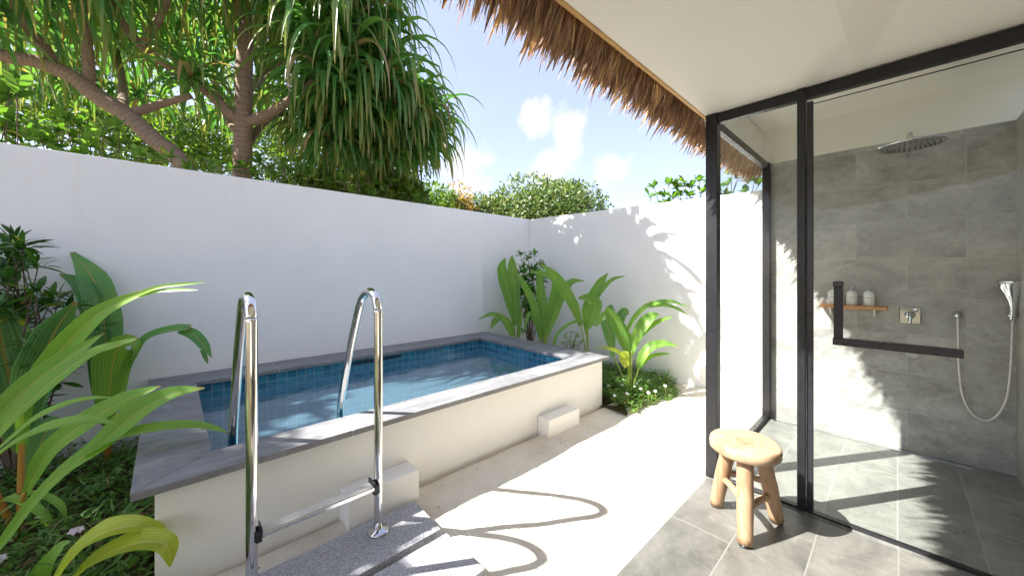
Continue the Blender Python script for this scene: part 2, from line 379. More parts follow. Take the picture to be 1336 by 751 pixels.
M = {}
M['wall'] = m_plaster('white_plaster', (.90, .893, .88), .02, .22, .16)
M['cream'] = m_plaster('cream_plaster', (.86, .85, .81), .015, .12, .05, soil=(-.01, .10, 12))
M['ceil'] = m_plaster('ceiling_paint', (.90, .885, .83), .008, .03)
M['villa'] = m_plaster('villa_paint', (.80, .77, .70), .02, .1)
M['coping'] = m_stone('coping_stone', (.15, .15, .157), (.34, .34, .345), (.5, .5, .5), .22, streak=(1.5, 8, 4))
M['mosaic'] = m_mosaic('pool_mosaic', -.472)
M['granite'] = m_granite('speckled_granite')
M['sand'] = m_sand('coral_sand')
M['soil'] = m_soil('bed_soil'); M['earth'] = m_soil('earth', (.16, .12, .08))
M['deck'] = m_tiles('deck_tiles', (0, 1), (-1.96 + 12, -.577 + 2.9), .62, .29, (.08, .078, .07), (.185, .18, .162), (.22, .215, .20), .0028, .42, .35, offs=.5, seed=2)
M['sfloor'] = m_tiles('shower_floor_tiles', (0, 1), (-2.85 + 12, .0 + 2.9), .95, .29, (.14, .14, .13), (.27, .27, .25), (.31, .31, .29), .0028, .32, .4, offs=.5, seed=4)
M['swall'] = m_tiles('shower_wall_tiles', (1, 2), (.306 + 12, -.583 + 2.92), .57, .292, (.235, .233, .222), (.51, .507, .485), (.47, .47, .45), .0018, .38, .26, offs=.5)
M['swall2'] = m_tiles('shower_side_tiles', (0, 2), (12, -.583 + 2.92), .57, .292, (.26, .255, .235), (.49, .48, .445), (.55, .54, .51), .0022, .38, .55)
M['frame'] = m_simple('charcoal_aluminium', (.017, .017, .020), .38, .25)
M['black'] = m_simple('black_plastic', (.018, .018, .022), .3)
M['steel'] = m_simple('polished_steel', (.83, .82, .80), .06, 1.0, nb=8)
M['chrome'] = m_simple('chrome', (.60, .61, .63), .10, 1.0, nb=8)
M['satin'] = m_simple('satin_steel', (.72, .70, .67), .45, .35)
M['glass'] = m_glass('clear_glass', (.975, .985, .977), 1.33)
M['water'] = m_glass('pool_water', (.66, .86, .92), 1.5, 0.0, (4.0, .22, .03), (.24, (.22, .42, .55)))
M['stool'] = m_wood('stool_leg_wood', (.22, .12, .06), (.42, .285, .17)); M['seat'] = m_wood('stool_seat_wood', (.24, .145, .08), (.46, .33, .21), 'R')
M['shelf'] = m_wood('shelf_wood', (.45, .20, .07), (.66, .34, .14), 'Y')
M['fascia'] = m_wood('fascia_wood', (.50, .28, .10), (.70, .43, .18), 'X')
M['bottle'] = m_simple('white_ceramic', (.80, .80, .78), .25); M['print'] = m_simple('grey_print', (.2, .2, .2), .6)
M['thatch'] = m_leaf('thatch', (.13, .08, .06), (.52, .40, .30), .16, dead=(.62, .46, .26), deadamt=.16, rough=.8, tcol=(1, .6, .3), spec=.1)
M['troof'] = m_bark('thatch_roof', (.10, .07, .05), (.34, .25, .16), 20)
M['coco'] = m_leaf('coconut_leaf', (.105, .24, .028), (.20, .38, .055), .34, tip2=True, stripes=.42, rib=(.45, .42, .10), rough=.42, spec=.35)
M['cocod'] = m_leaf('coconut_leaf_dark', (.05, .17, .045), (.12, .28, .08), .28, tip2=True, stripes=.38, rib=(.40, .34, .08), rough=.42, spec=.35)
M['cocoy'] = m_leaf('coconut_leaf_yellow', (.30, .36, .03), (.42, .50, .06), .4, stripes=.25, rib=(.6, .55, .2), rough=.35)
M['coco2'] = m_leaf('bright_coconut_leaf', (.075, .20, .028), (.16, .32, .055), .32, tip2=True, stripes=.3, rib=(.35, .45, .08), rough=.42, spec=.35)
M['stem'] = m_leaf('orange_stem', (.45, .20, .03), (.55, .30, .06), .1, rough=.4)
M['gstem'] = m_leaf('green_stem', (.25, .33, .05), (.36, .45, .09), .1, rough=.4)
M['cover'] = m_leaf('ground_cover_leaf', (.045, .13, .016), (.14, .28, .04), .3, dead=(.17, .09, .04), deadamt=.10, rough=.5)
M['cover2'] = m_leaf('bed_leaf', (.07, .17, .03), (.18, .31, .07), .3, dead=(.22, .20, .08), deadamt=.06, rough=.5)
M['shrubd'] = m_leaf('dark_shrub_leaf', (.02, .075, .012), (.06, .16, .02), .25, dead=(.30, .30, .02), deadamt=.06, rough=.3)
M['shrubm'] = m_leaf('glossy_shrub_leaf', (.04, .15, .015), (.13, .29, .035), .3, rough=.35)
M['varieg'] = m_leaf('variegated_leaf', (.10, .18, .06), (.5, .55, .38), .25, rough=.4)
M['panda'] = m_leaf('pandanus_leaf', (.035, .14, .04), (.13, .30, .07), .30, tip=(.27, .27, .09), dead=(.32, .24, .12), deadamt=.045, rough=.40, stripes=.12)
M['scaev'] = m_leaf('beach_shrub_leaf', (.06, .16, .02), (.14, .27, .045), .34, dead=(.4, .42, .05), deadamt=.05, rough=.32)
M['fol'] = m_leaf('bush_leaf', (.035, .085, .014), (.13, .19, .05), .3, dead=(.34, .36, .16), deadamt=.12, rough=.4)
M['foly'] = m_leaf('backdrop_leaf', (.035, .10, .012), (.17, .27, .045), .4, rough=.5)
M['folo'] = m_leaf('orange_bush_leaf', (.30, .15, .05), (.46, .36, .14), .35, rough=.5)
M['bark'] = m_bark('ringed_bark', (.20, .135, .10), (.46, .345, .26), 330); M['bark2'] = m_bark('twig_bark', (.10, .07, .05), (.28, .20, .15), 30)
M['flower'] = m_simple('pale_petal', (.82, .66, .74), .5); M['flowerw'] = m_simple('white_petal', (.85, .82, .83), .5)

# ------------------------------------------------------------------ ground
WX0, WX1, WY = -6.0, 4.30, 4.127
def wall_x(y): return 4.30 + (4.127 - y) * .024
def sheet(name, lo, hi, z, mat, nx=1, ny=1, h=None, parent=None):
    vs = []; fs = []
    for j in range(ny + 1):
        for i in range(nx + 1):
            x = lo[0] + (hi[0] - lo[0]) * i / nx; y = lo[1] + (hi[1] - lo[1]) * j / ny
            vs.append((x, y, z + (h(x, y) if h else 0)))
    for j in range(ny):
        for i in range(nx):
            a = j * (nx + 1) + i; fs.append((a, a + 1, a + nx + 2, a + nx + 1))
    return link(name, mesh(name, vs, fs, None, True), mat, parent)
props(sheet('ground', (-300, -300), (300, 300), -.30, M['earth']), kind='structure')
from mathutils import noise as mn
def sand_h(x, y):
    h = .020 * mn.noise((x * 1.3, y * 1.3, 0)) + .008 * mn.noise((x * 5, y * 5, 3)) + .003 * mn.noise((x * 16, y * 16, 5))
    dp = max(0, 1.99 - y) if y < 2.03 else 0
    if .0 < x < 3.5: h += (.055 * math.exp(-((2.0 - y) / .13) ** 2) * (1 if y < 2.05 else 0)) * (1.15 - .25 * x)
    h += .10 * math.exp(-((x - 4.35) / .22) ** 2)                                   # banked up against the right wall
    h += .05 * math.exp(-((x - 3.95) / .16) ** 2 - ((y - 1.55) / .12) ** 2)
    edge = min(1, max(0, (y - .87) / .25)); return h * (.15 + .85 * edge)
props(sheet('sand', (-.35, .872), (4.6, 2.3), -.022, M['sand'], 260, 76, sand_h), kind='structure')
def soil_h(x, y): return .03 * mn.noise((x * 2, y * 2, 1)) + .012 * mn.noise((x * 9, y * 9, 1))
props(sheet('garden_bed', (-6, -.9), (-.06, 4.2), -.02, M['soil'], 90, 80, soil_h), kind='structure')
props(sheet('planting_bed', (3.2, 1.66), (4.6, 4.2), -.005, M['soil'], 40, 60, lambda x, y: soil_h(x, y) * .5 + .03 * min(1, max(0, (y - 1.72) / .2)) - .028), kind='structure')
# deck and shower floor
props(boxo('deck', (-.40, -2.6, -.09), (2.60, .870, 0), M['deck'], bev=.003), kind='structure')
props(boxo('shower_floor', (2.612, -.545, -.10), (4.12, .915, -.002), M['sfloor']), kind='structure')

# ------------------------------------------------------------------ garden walls
bm = prism([(WX0, WY), (4.302, WY), (4.302, WY + .18), (WX0, WY + .18)], -.25, 2.222, .004)
props(link('garden_wall', bmm(bm), M['wall']), 'long shaded white plaster garden wall running behind the plunge pool', 'garden wall')
x0, x1 = 4.304, wall_x(.80)
bm = bmesh.new(); q = [(x0, WY + .18), (x1, .84), (x1 + .18, .84), (x0 + .18, WY + .18)]; tz = [2.222, 2.185, 2.185, 2.222]
a = [bm.verts.new((x, y, -.25)) for x, y in q]; b = [bm.verts.new((x, y, z)) for (x, y), z in zip(q, tz)]
bm.faces.new(a); bm.faces.new(b)
for i in range(4): bm.faces.new((a[i], a[(i + 1) % 4], b[(i + 1) % 4], b[i]))
props(link('garden_wall', bmm(bm), M['wall']), 'sunlit white garden wall with leafy tree shadows behind the right planting bed', 'garden wall')

# ------------------------------------------------------------------ plunge pool
pool = thing('plunge_pool', 'raised rectangular plunge pool with blue tile lining and grey stone rim', 'plunge pool', (1.6, 3.0, 0))
O = [(-.098, 2.028), (3.30, 2.028), (3.375, 4.122), (-.096, 4.122)]      # outer edge of the rim
I = [(.163, 2.262), (2.95, 2.262), (3.01, 3.765), (.178, 3.765)]         # inner edge
W = [(-.03, 2.075), (3.235, 2.075), (3.30, 4.115), (-.03, 4.115)]        # outer face of the wall
L = [(.14, 2.24), (2.975, 2.24), (3.035, 3.79), (.155, 3.79)]            # tile lining
def ringwall(outer, inner, z0, z1):
    bm = bmesh.new(); n = len(outer); vv = {}
    for nm, pl in (('o', outer), ('i', inner)):
        for k, (x, y) in enumerate(pl): vv[nm, k, 0] = bm.verts.new((x, y, z0)); vv[nm, k, 1] = bm.verts.new((x, y, z1))
    for k in range(n):
        j = (k + 1) % n
        bm.faces.new((vv['o', k, 0], vv['o', j, 0], vv['o', j, 1], vv['o', k, 1])); bm.faces.new((vv['i', k, 0], vv['i', k, 1], vv['i', j, 1], vv['i', j, 0]))
        bm.faces.new((vv['o', k, 1], vv['o', j, 1], vv['i', j, 1], vv['i', k, 1])); bm.faces.new((vv['o', k, 0], vv['i', k, 0], vv['i', j, 0], vv['o', j, 0]))
    return bm
Lo = [(x + dx, y + dy) for (x, y), (dx, dy) in zip(L, [(-.02, -.02), (.02, -.02), (.02, .02), (-.02, .02)])]
link('pool_wall', bmm(ringwall(W, Lo, -.22, .468)), M['cream'], pool)
bm = ringwall(Lo, L, -.25, .4675)
fl = [bm.verts.new((x, y, -.25)) for x, y in L]; bm.faces.new(fl)
lin = link('tile_lining', bmm(bm), M['mosaic'], pool)
props(boxo('skimmer_slot', (1.39, 3.772, .425), (1.90, 3.789, .447), M['black'], pool, .002), 'long black skimmer slot under the rim')
def lerp2(a, b, t): return (a[0] + (b[0] - a[0]) * t, a[1] + (b[1] - a[1]) * t)
def coping_side(k, ts, g=.0015):
    a, b = O[k], O[(k + 1) % 4]; c, d = I[k], I[(k + 1) % 4]
    ts = [0] + ts + [1]
    for i in range(len(ts) - 1):
        t0, t1 = ts[i], ts[i + 1]
        p0, p1 = lerp2(a, b, t0), lerp2(a, b, t1)
        # square joints inside a run, mitred at the corners
        def inner(t, p):
            if t in (0, 1): return c if t == 0 else d
            if k in (0, 2): 
                s = (p[0] - c[0]) / (d[0] - c[0]); return lerp2(c, d, s)
            s = (p[1] - c[1]) / (d[1] - c[1]); return lerp2(c, d, s)
        q0, q1 = inner(t0, p0), inner(t1, p1)
        cen = (sum(p[0] for p in (p0, p1, q0, q1)) / 4, sum(p[1] for p in (p0, p1, q0, q1)) / 4)
        poly = [(x + (cen[0] - x) * g * 2.5, y + (cen[1] - y) * g * 2.5) for x, y in (p0, p1, q1, q0)]
        link('coping_stone', bmm(prism(poly, .469, .500, .0025)), M['coping'], pool)
coping_side(0, [.247, .475, .70, .895]); coping_side(1, [.30, .58]); coping_side(2, [.28, .52, .76]); coping_side(3, [.34, .66])
# grout bed showing as a pale line between the stones
link('grout', bmm(ringwall([(x + (1.6 - x) * .003, y + (3.05 - y) * .004) for x, y in O], [(x + (x - 1.6) * .004, y + (y - 3.05) * .004) for x, y in I], .4705, .4975)), M['wall'], pool)
wp = [(x + (1.6 - x) * .001, y + (3.0 - y) * .001) for x, y in L]
nx, ny = 60, 34; vs = []; fs = []
for j in range(ny + 1):
    for i in range(nx + 1):
        p = lerp2(lerp2(wp[0], wp[1], i / nx), lerp2(wp[3], wp[2], i / nx), j / ny); vs.append((*p, .372))
for j in range(ny):
    for i in range(nx): a = j * (nx + 1) + i; fs.append((a, a + 1, a + nx + 2, a + nx + 1))
props(link('water', mesh('water', vs, fs), M['water']), kind='structure')
# white blocks at the foot of the pool wall
def block(x0, x1, z0, z1, y0, y1, label):
    o = boxo('light_block', (x0, y0, z0), (x1, y1, z1), M['cream'], None, .006, 2)
    props(o, label, 'plastered block', 'plastered blocks at the foot of the pool')
block(2.262, 2.672, -.12, .152, 1.945, 2.073, 'small cream plastered block against the pool wall beside open sand')
block(.68, 1.085, -.10, .20, 1.935, 2.073, 'cream plastered block against the pool wall behind the ladder tread')

# ------------------------------------------------------------------ granite stepping slabs
def slab(x0, x1, y0, y1, z, label, sk=0.0):
    bm = prism([(x0, y0), (x1, y0), (x1 + sk, y1), (x0, y1)], z - .05, z, .004)
    props(link('granite_slab', bmm(bm), M['granite'], None), label, 'stepping slab', 'granite stepping slabs in the sand')
slab(-.02, 1.02, 1.60, 1.905, .050, 'grey speckled granite slab under the pool ladder feet', .02)
slab(-.04, 1.03, 1.255, 1.565, .044, 'grey speckled granite slab between ladder slab and deck, sunlit at one end')
slab(-.03, 1.00, .915, 1.215, .040, 'grey granite slab nearest the deck, only its corner in view')

# ------------------------------------------------------------------ pool ladder
lad = thing('pool_ladder', 'polished steel pool ladder arching over the stone pool rim', 'pool ladder', (.51, 1.81, .05))
for x in (.255, .780):
    pts = [(x, 1.80, .05), (x, 1.80, .55), (x, 1.80, 1.10), (x, 1.805, 1.16), (x, 1.835, 1.225), (x, 1.90, 1.252), (x, 1.97, 1.238), (x, 2.03, 1.19), (x, 2.085, 1.10), (x, 2.17, .94), (x, 2.245, .78), (x, 2.30, .655), (x, 2.325, .60), (x, 2.345, .53), (x, 2.35, .44), (x, 2.35, .0), (x, 2.35, -.15)]
    r = Acc().tube(pts, .0215, 20, 90).build('rail', M['steel'], lad)
    Acc().lathe([(.050, 0), (.052, .004), (.048, .010), (.030, .013), (.024, .020)], (x, 1.80, .0505), n=28).build('base_flange', M['chrome'], r)
    b = bmesh.new(); s = 1 if x < .5 else -1
    box(b, (x + s * .010, 1.770, .262), (x + s * .032, 1.828, .302), .004, 2); box(b, (x + s * .028, 1.770, .284), (x + s * .033, 1.838, .318), .002, 1)
    link('clamp', bmm(b), M['black'], r)
b = bmesh.new(); box(b, (.287, 1.775, .290), (.748, 1.832, .297), .002); 
link('tread', bmm(b), M['satin'], lad)
boxo('tread_edge', (.287, 1.766, .280), (.748, 1.7745, .299), M['steel'], lad, .002)
for z in (.12, -.06):
    boxo('rung', (.277, 2.32, z), (.758, 2.38, z + .02), M['satin'], lad, .004)

# ------------------------------------------------------------------ pavilion: soffit, thatch, tiled wall
pav = thing('shower_pavilion', 'thatched pavilion with cream soffit over the deck and glass shower', 'pavilion', (2.6, -1.0, 0))
h = .30; x0 = -2.6
vs = [(x0, .885, 2.40), (2.70, .885, 2.40), (x0, .285, 2.40), (2.70, .285, 2.40), (x0, -1.35, 2.40 + h), (2.70, .145, 2.401), (x0, -2.6, 2.42), (2.70, -2.6, 2.40)]
fs = [(0, 2, 3, 1), (2, 4, 5, 3), (4, 6, 7, 5)]
me = mesh('s', vs, fs, None, False); link('soffit', me, M['ceil'], pav)
bm = bmesh.new(); box(bm, (2.70, -.75, 2.68), (4.45, .955, 2.78)); box(bm, (2.70, .880, 2.402), (4.118, .955, 2.68)); box(bm, (2.70, -.60, 2.402), (2.74, .880, 2.68))
link('shower_ceiling', bmm(bm), M['ceil'], pav)
bm = bmesh.new(); box(bm, (4.122, -.75, 2.372), (4.45, .88, 2.68)); link('upper_wall', bmm(bm), M['ceil'], pav)
bm = bmesh.new(); box(bm, (4.12, -.75, -.1), (4.44, .84, 2.371)); link('tiled_wall', bmm(bm), M['swall'], pav)
bm = bmesh.new(); box(bm, (2.62, -.75, -.1), (4.119, -.547, 2.371)); link('side_wall', bmm(bm), M['swall2'], pav)
bm = bmesh.new(); box(bm, (-2.6, -2.75, -.1), (2.7, -2.6, 2.8)); box(bm, (2.62, -2.6, -.1), (2.75, -.76, 2.8)); link('villa_wall', bmm(bm), M['villa'], pav)
boxo('fascia', (-2.6, .886, 2.393), (4.5, .906, 2.50), M['fascia'], pav, .002)
bm = bmesh.new()
P0 = [(-2.6, .965, 2.74), (4.6, .965, 2.74), (4.6, -2.9, 4.8), (-2.6, -2.9, 4.8)]
a = [bm.verts.new(p) for p in P0]; b_ = [bm.verts.new((p[0], p[1], p[2] + .22)) for p in P0]
bm.faces.new(a[::-1]); bm.faces.new(b_)
for i in range(4): bm.faces.new((a[i], a[(i + 1) % 4], b_[(i + 1) % 4], b_[i]))
link('roof', bmm(bm), M['troof'], pav)
# fringe: dry palm-leaf strips hanging at the eave
n = 8000; xs = RNG.uniform(-2.2, 4.5, n); lay = RNG.uniform(0, 1, n)
cl = np.array([mn.noise((x * 7, 0, 0)) for x in xs]); cl2 = np.array([mn.noise((x * 30, 4, 0)) for x in xs])
pos = np.stack([xs, .912 + .13 * lay, 2.435 + .17 * lay], 1)
d = np.stack([-.10 + .10 * RNG.normal(size=n) + .10 * cl, .30 + .30 * lay + .16 * RNG.normal(size=n), -1.0 + .12 * RNG.normal(size=n)], 1)
ln = (.11 + .12 * lay) * (1 + .35 * cl + .55 * cl2) * RNG.uniform(.5, 1.35, n)
T = leaf_t(1.0, .052, 3, .05, 0, .5)
Vt = T[0].copy(); 
cloud_obj('thatch_fringe', [cloud((Vt, T[1], T[2]), pos, d, rdir(n), np.maximum(ln, .05))], M['thatch'], pav)
n = 2500; lay = RNG.uniform(0, 1, n); pos = np.stack([RNG.uniform(-2.2, 4.5, n), .93 + .10 * lay, 2.50 + .22 * lay], 1)
d = np.stack([.12 * RNG.normal(size=n), .55 + .15 * RNG.normal(size=n), -.7 + .1 * RNG.normal(size=n)], 1)
cloud_obj('eave_thatch', [cloud(leaf_t(1.0, .10, 3, .1, 0, .3), pos, d, rdir(n), RNG.uniform(.18, .3, n))], M['thatch'], pav)

# ------------------------------------------------------------------ glass shower enclosure
enc = thing('shower_enclosure', 'charcoal framed glass shower enclosure with hinged glass door', 'shower enclosure', (2.65, .3, 0))
FX = 2.652
boxo('corner_post', (2.618, .812, -.05), (2.690, .882, 2.398), M['frame'], enc, .002)
boxo('mullion', (2.622, .358, 0), (2.684, .396, 2.398), M['frame'], enc, .002)
boxo('top_beam', (2.630, -.546, 2.334), (2.672, .811, 2.3975), M['frame'], enc, .002)
boxo('side_beam', (2.691, .825, 2.316), (4.05, .865, 2.372), M['frame'], enc, .002)
boxo('far_post', (4.052, .815, .002), (4.118, .872, 2.372), M['frame'], enc, .002)
boxo('side_track', (2.691, .825, 0), (4.051, .865, .035), M['frame'], enc, .002)
boxo('floor_track', (2.634, .397, 0), (2.672, .811, .014), M['frame'], enc, .001)
boxo('floor_track', (2.634, -.53, 0), (2.672, .357, .009), M['frame'], enc, .001)
boxo('glass_pane', (2.648, .397, .0145), (2.656, .8115, 2.3335), M['glass'], enc)
boxo('side_glass', (2.6915, .841, .0355), (4.0515, .849, 2.3155), M['glass'], enc)
door = boxo('door', (2.648, -.54, .016), (2.656, .326, 2.300), M['glass'], enc)
boxo('door_stile', (2.640, .3265, .012), (2.668, .354, 2.318), M['black'], door, .002)
boxo('door_edge', (2.6475, -.54, 2.3005), (2.6565, .326, 2.3035), M['frame'], door)
hb = bmesh.new(); box(hb, (2.600, .200, 1.005), (2.632, .236, 1.275), .002); 
hd = link('handle', bmm(hb), M['frame'], door)
boxo('towel_bar', (2.598, -.205, .966), (2.634, .240, 1.004), M['black'], hd, .002)
boxo('handle_cap', (2.597, .198, 1.2755), (2.647, .238, 1.305), M['black'], hd, .003)
boxo('bracket', (2.6345, -.203, .974), (2.6475, -.170, .996), M['black'], hd); boxo('bracket', (2.6345, .203, .974), (2.6475, .236, .996), M['black'], hd)
# linear drain along the wall foot
dr = boxo('linear_drain', (4.045, -.36, -.002), (4.085, .79, .0015), M['chrome'])
props(dr, 'narrow steel strip drain in the shower floor along the tiled wall', 'drain')

# ------------------------------------------------------------------ shower fittings
sh = thing('rain_shower_head', 'large round chrome rain shower head on a wall arm', 'shower head', (4.12, -.055, 2.25))
c = Vector((3.45, -.055, 2.165))
Acc().lathe([(.01, .034), (.030, .030), (.045, .018), (.150, .008), (.158, .004), (.158, -.003), (.153, -.006), (.01, -.006)], c, n=48).build('head_disc', M['chrome'], sh)
ac = Acc()
for r_, k_ in ((.03, 8), (.055, 14), (.08, 20), (.105, 26), (.13, 32)):
    for i in range(k_):
        a_ = 2 * PI * i / k_; ac.lathe([(.0035, 0), (.0025, -.003)], (c.x + r_ * math.cos(a_), c.y + r_ * math.sin(a_), c.z - .006), n=6)
ac.build('spray_nozzles', M['black'], sh)
Acc().tube([(3.45, -.055, 2.195), (3.45, -.055, 2.215), (3.462, -.055, 2.235), (3.49, -.055, 2.245), (3.8, -.055, 2.245), (4.12, -.055, 2.245)], .011, 14, 40).build('arm', M['chrome'], sh)
Acc().lathe([(.02, 0), (.022, .012), (.015, .026), (.012, .03)], c + Vector((0, 0, .03)), n=20).build('ball_joint', M['chrome'], sh)
# mixer valve
mv = thing('mixer_valve', 'square chrome shower mixer with lever on the grey tiled wall', 'shower mixer', (4.12, -.065, 1.03))
boxo('wall_plate', (4.106, -.122, .965), (4.1195, -.008, 1.092), M['chrome'], mv, .006, 3)
Acc().lathe([(.030, 0), (.030, .020), (.026, .034), (.018, .038)], (4.106, -.065, 1.035), (-1, 0, 0), 24).build('valve_body', M['chrome'], mv)
Acc().tube([(4.075, -.065, 1.045), (4.060, -.065, 1.03), (4.052, -.065, .975)], [.014, .012, .009], 12, 8).build('lever', M['chrome'], mv)
Acc().lathe([(.018, 0), (.016, .008), (.010, .010)], (4.106, -.092, 1.073), (-1, 0, 0), 16).build('diverter_button', M['chrome'], mv)
# hand shower: outlet, hose, holder, handset
hs = thing('hand_shower', 'chrome hand shower with a looping steel hose on the tiled wall', 'hand shower', (4.12, -.42, 1.05))
Acc().lathe([(.026, 0), (.026, .007), (.016, .012), (.013, .040), (.017, .042), (.017, .055)], (4.12, -.294, 1.052), (-1, 0, 0), 22).build('wall_outlet', M['chrome'], hs)
ho = [(4.072, -.294, 1.05), (4.068, -.294, 1.0), (4.07, -.296, .85), (4.08, -.300, .68), (4.09, -.315, .50), (4.095, -.350, .385), (4.095, -.405, .335), (4.09, -.455, .37), (4.08, -.500, .50), (4.07, -.517, .72), (4.06, -.521, .92), (4.055, -.523, 1.06)]
Acc().tube(ho, .0065, 10, 90).build('hose', M['satin'], hs)
Acc().lathe([(.024, 0), (.024, .006), (.013, .012), (.013, .045), (.020, .05), (.020, .075)], (4.12, -.523, 1.075), (-1, 0, 0), 22).build('holder', M['chrome'], hs)
hh = Acc()
hh.lathe([(.009, -.04), (.012, 0), (.012, .05), (.018, .10), (.034, .15), (.050, .185), (.058, .215), (.058, .232), (.050, .240), (.01, .242)], (4.052, -.523, 1.065), (-.12, .0, 1), 28, sx=.55, sy=1.15)
ha = hh.build('handset', M['chrome'], hs)
Acc().lathe([(.026, 0), (.025, .005), (.01, .006)], (4.022, -.523, 1.245), (-1, 0, .05), 22).build('spray_face', M['print'], ha)
# shelf and bottles
shf = thing('wall_shelf', 'narrow wooden wall shelf holding three white bottles', 'shelf', (4.12, .25, 1.08))
boxo('shelf_board', (4.005, .052, 1.062), (4.1195, .452, 1.088), M['shelf'], shf, .003, 2)
for y in (.12, .385):
    bm = bmesh.new(); v = [bm.verts.new(p) for p in ((4.119, y, 1.0615), (4.03, y, 1.0615), (4.119, y, 1.00), (4.119, y + .012, 1.0615), (4.03, y + .012, 1.0615), (4.119, y + .012, 1.00))]
    for f in ((0, 1, 2), (5, 4, 3), (0, 3, 4, 1), (1, 4, 5, 2), (2, 5, 3, 0)): bm.faces.new([v[i] for i in f])
    link('shelf_bracket', bmm(bm), M['satin'], shf)
def bottle(y, label):
    t = thing('pump_bottle', label, 'pump bottle', (4.06, y, 1.0885), 'white pump bottles on the shower shelf')
    Acc().lathe([(.030, 0), (.034, .004), (.034, .092), (.031, .108), (.020, .118), (.013, .121)], (4.06, y, 1.0888), n=28, sx=.8, sy=1.0).build('body', M['bottle'], t)
    Acc().lathe([(.012, 0), (.012, .012), (.008, .014)], (4.06, y, 1.2102), n=16).build('collar', M['chrome'], t)
    Acc().tube([(4.06, y, 1.222), (4.06, y, 1.243), (4.052, y, 1.249), (4.03, y, 1.248), (4.026, y, 1.242)], .0042, 8, 14).build('pump', M['chrome'], t)
    b = bmesh.new()
    for k, w in enumerate((.005, .004, .006, .003, .005)):
        yy = y + .017 - k * .0078; box(b, (4.0318, yy - w, 1.150), (4.0333, yy, 1.1545))
    link('printing', bmm(b), M['print'], t)
bottle(.372, 'white pump bottle behind the door handle, first of three on the shelf'); bottle(.257, 'white pump bottle in the middle of the wooden shelf'); bottle(.155, 'white pump bottle at the open end of the wooden shelf, nearest the mixer')

# ------------------------------------------------------------------ stool
st = thing('wooden_stool', 'small three-legged natural wood stool on the grey deck tiles', 'stool', (2.262, .562, 0))
vs = []; fs = []; n = 64; prof = [(.0, .452), (.150, .4518), (.162, .4505), (.1665, .4455), (.1685, .425), (.167, .402), (.161, .3965), (0, .3965)]
cx, cy = 2.262, .565
for k, (r, z) in enumerate(prof):
    for i in range(n):
        a_ = 2 * PI * i / n; w = 1 + .025 * math.sin(2 * a_ + .6) + .014 * math.sin(3 * a_ + 2) + .006 * math.sin(7 * a_)
        vs.append((cx + r * w * math.cos(a_), cy + r * w * math.sin(a_), z))
for k in range(len(prof) - 1):
    for i in range(n): a_ = k * n + i; b2 = k * n + (i + 1) % n; fs.append((a_, a_ + n, b2 + n, b2))
seat = link('seat', mesh('seat', vs, fs), M['seat'], st)
feet = [(2.325, .725), (2.088, .520), (2.412, .452)]; mids = []
for fx, fy in feet:
    tx, ty = cx + (fx - cx) * .50, cy + (fy - cy) * .50
    lg = Acc().tube([(fx, fy, .010), (cx + (fx - cx) * .77, cy + (fy - cy) * .77, .20), (tx, ty, .397)], [.034, .036, .038, .037, .039], 18, 12, wob=.03).build('leg', M['stool'], st)
    Acc().lathe([(.028, 0), (.028, .010)], (fx, fy, 0), n=16).build('foot_pad', M['black'], lg)
    mids.append((cx + (fx - cx) * .78, cy + (fy - cy) * .78))
for i, (a_, b2) in enumerate(((0, 1), (1, 2), (2, 0))):
    z = (.185, .150, .215)[i]; p, q = mids[a_], mids[b2]
    Acc().tube([(p[0], p[1], z), ((p[0] + q[0]) / 2 + .004, (p[1] + q[1]) / 2, z + .006), (q[0], q[1], z)], .0165, 12, 8, wob=.04).build('stretcher', M['stool'], st)

# ================================================================== PLANTS
def wpx(w, d): return w * d / F
CAM = Vector((0, 0, CH))
def pleaf(acc, pts, ws, d=None, tilt=.55, nc=8, fold=.22, pleat=.05, roll=0.0, n=20, side=(0, 0, 0)):
    """leaf along (px,py,depth) points, widths in photo pixels; its face turned between the sky and the viewer's side"""
    Q = [at(*p) for p in pts]; dm = sum(p[2] for p in pts) / len(pts)
    mid = Q[len(Q) // 2]; toc = (CAM - mid).normalized()
    up = (Vector((0, 0, 1)) * tilt + toc * (1 - tilt) + Vector(side)).normalized()
    acc.blade(Q, [max(.0015, wpx(w, dm)) for w in ws], up, n, nc, fold, pleat, roll); return acc
def seedling(label, base, leaves, stemmat, name='young_coconut_palm', group=None):
    """base (px,py,d) on the ground, leaves = list of (mat, [ (pts, widths, opts) ... ], stem start)"""
    b = at(*base); t = thing(name, label, 'young palm', b, group)
    sa = Acc()
    for mat, blades, stem in leaves:
        a = Acc()
        for pts, ws, op in blades: pleaf(a, pts, ws, **op)
        a.build('leaf', M[mat], t)
        if stem:
            tgt = at(*blades[0][0][0]); c = [b + Vector((random.uniform(-.012, .012), random.uniform(-.012, .012), -.03))]
            if len(stem) > 1: c += [at(*p) for p in stem[1:]]
            c.append(tgt); c.append(tgt + (at(*blades[0][0][1]) - tgt) * .12)
            sa.tube(c, [stem[0] * 1.25, stem[0], stem[0] * .75], 10, 16)
    if sa.v: sa.build('stem', M[stemmat], t)
    return t
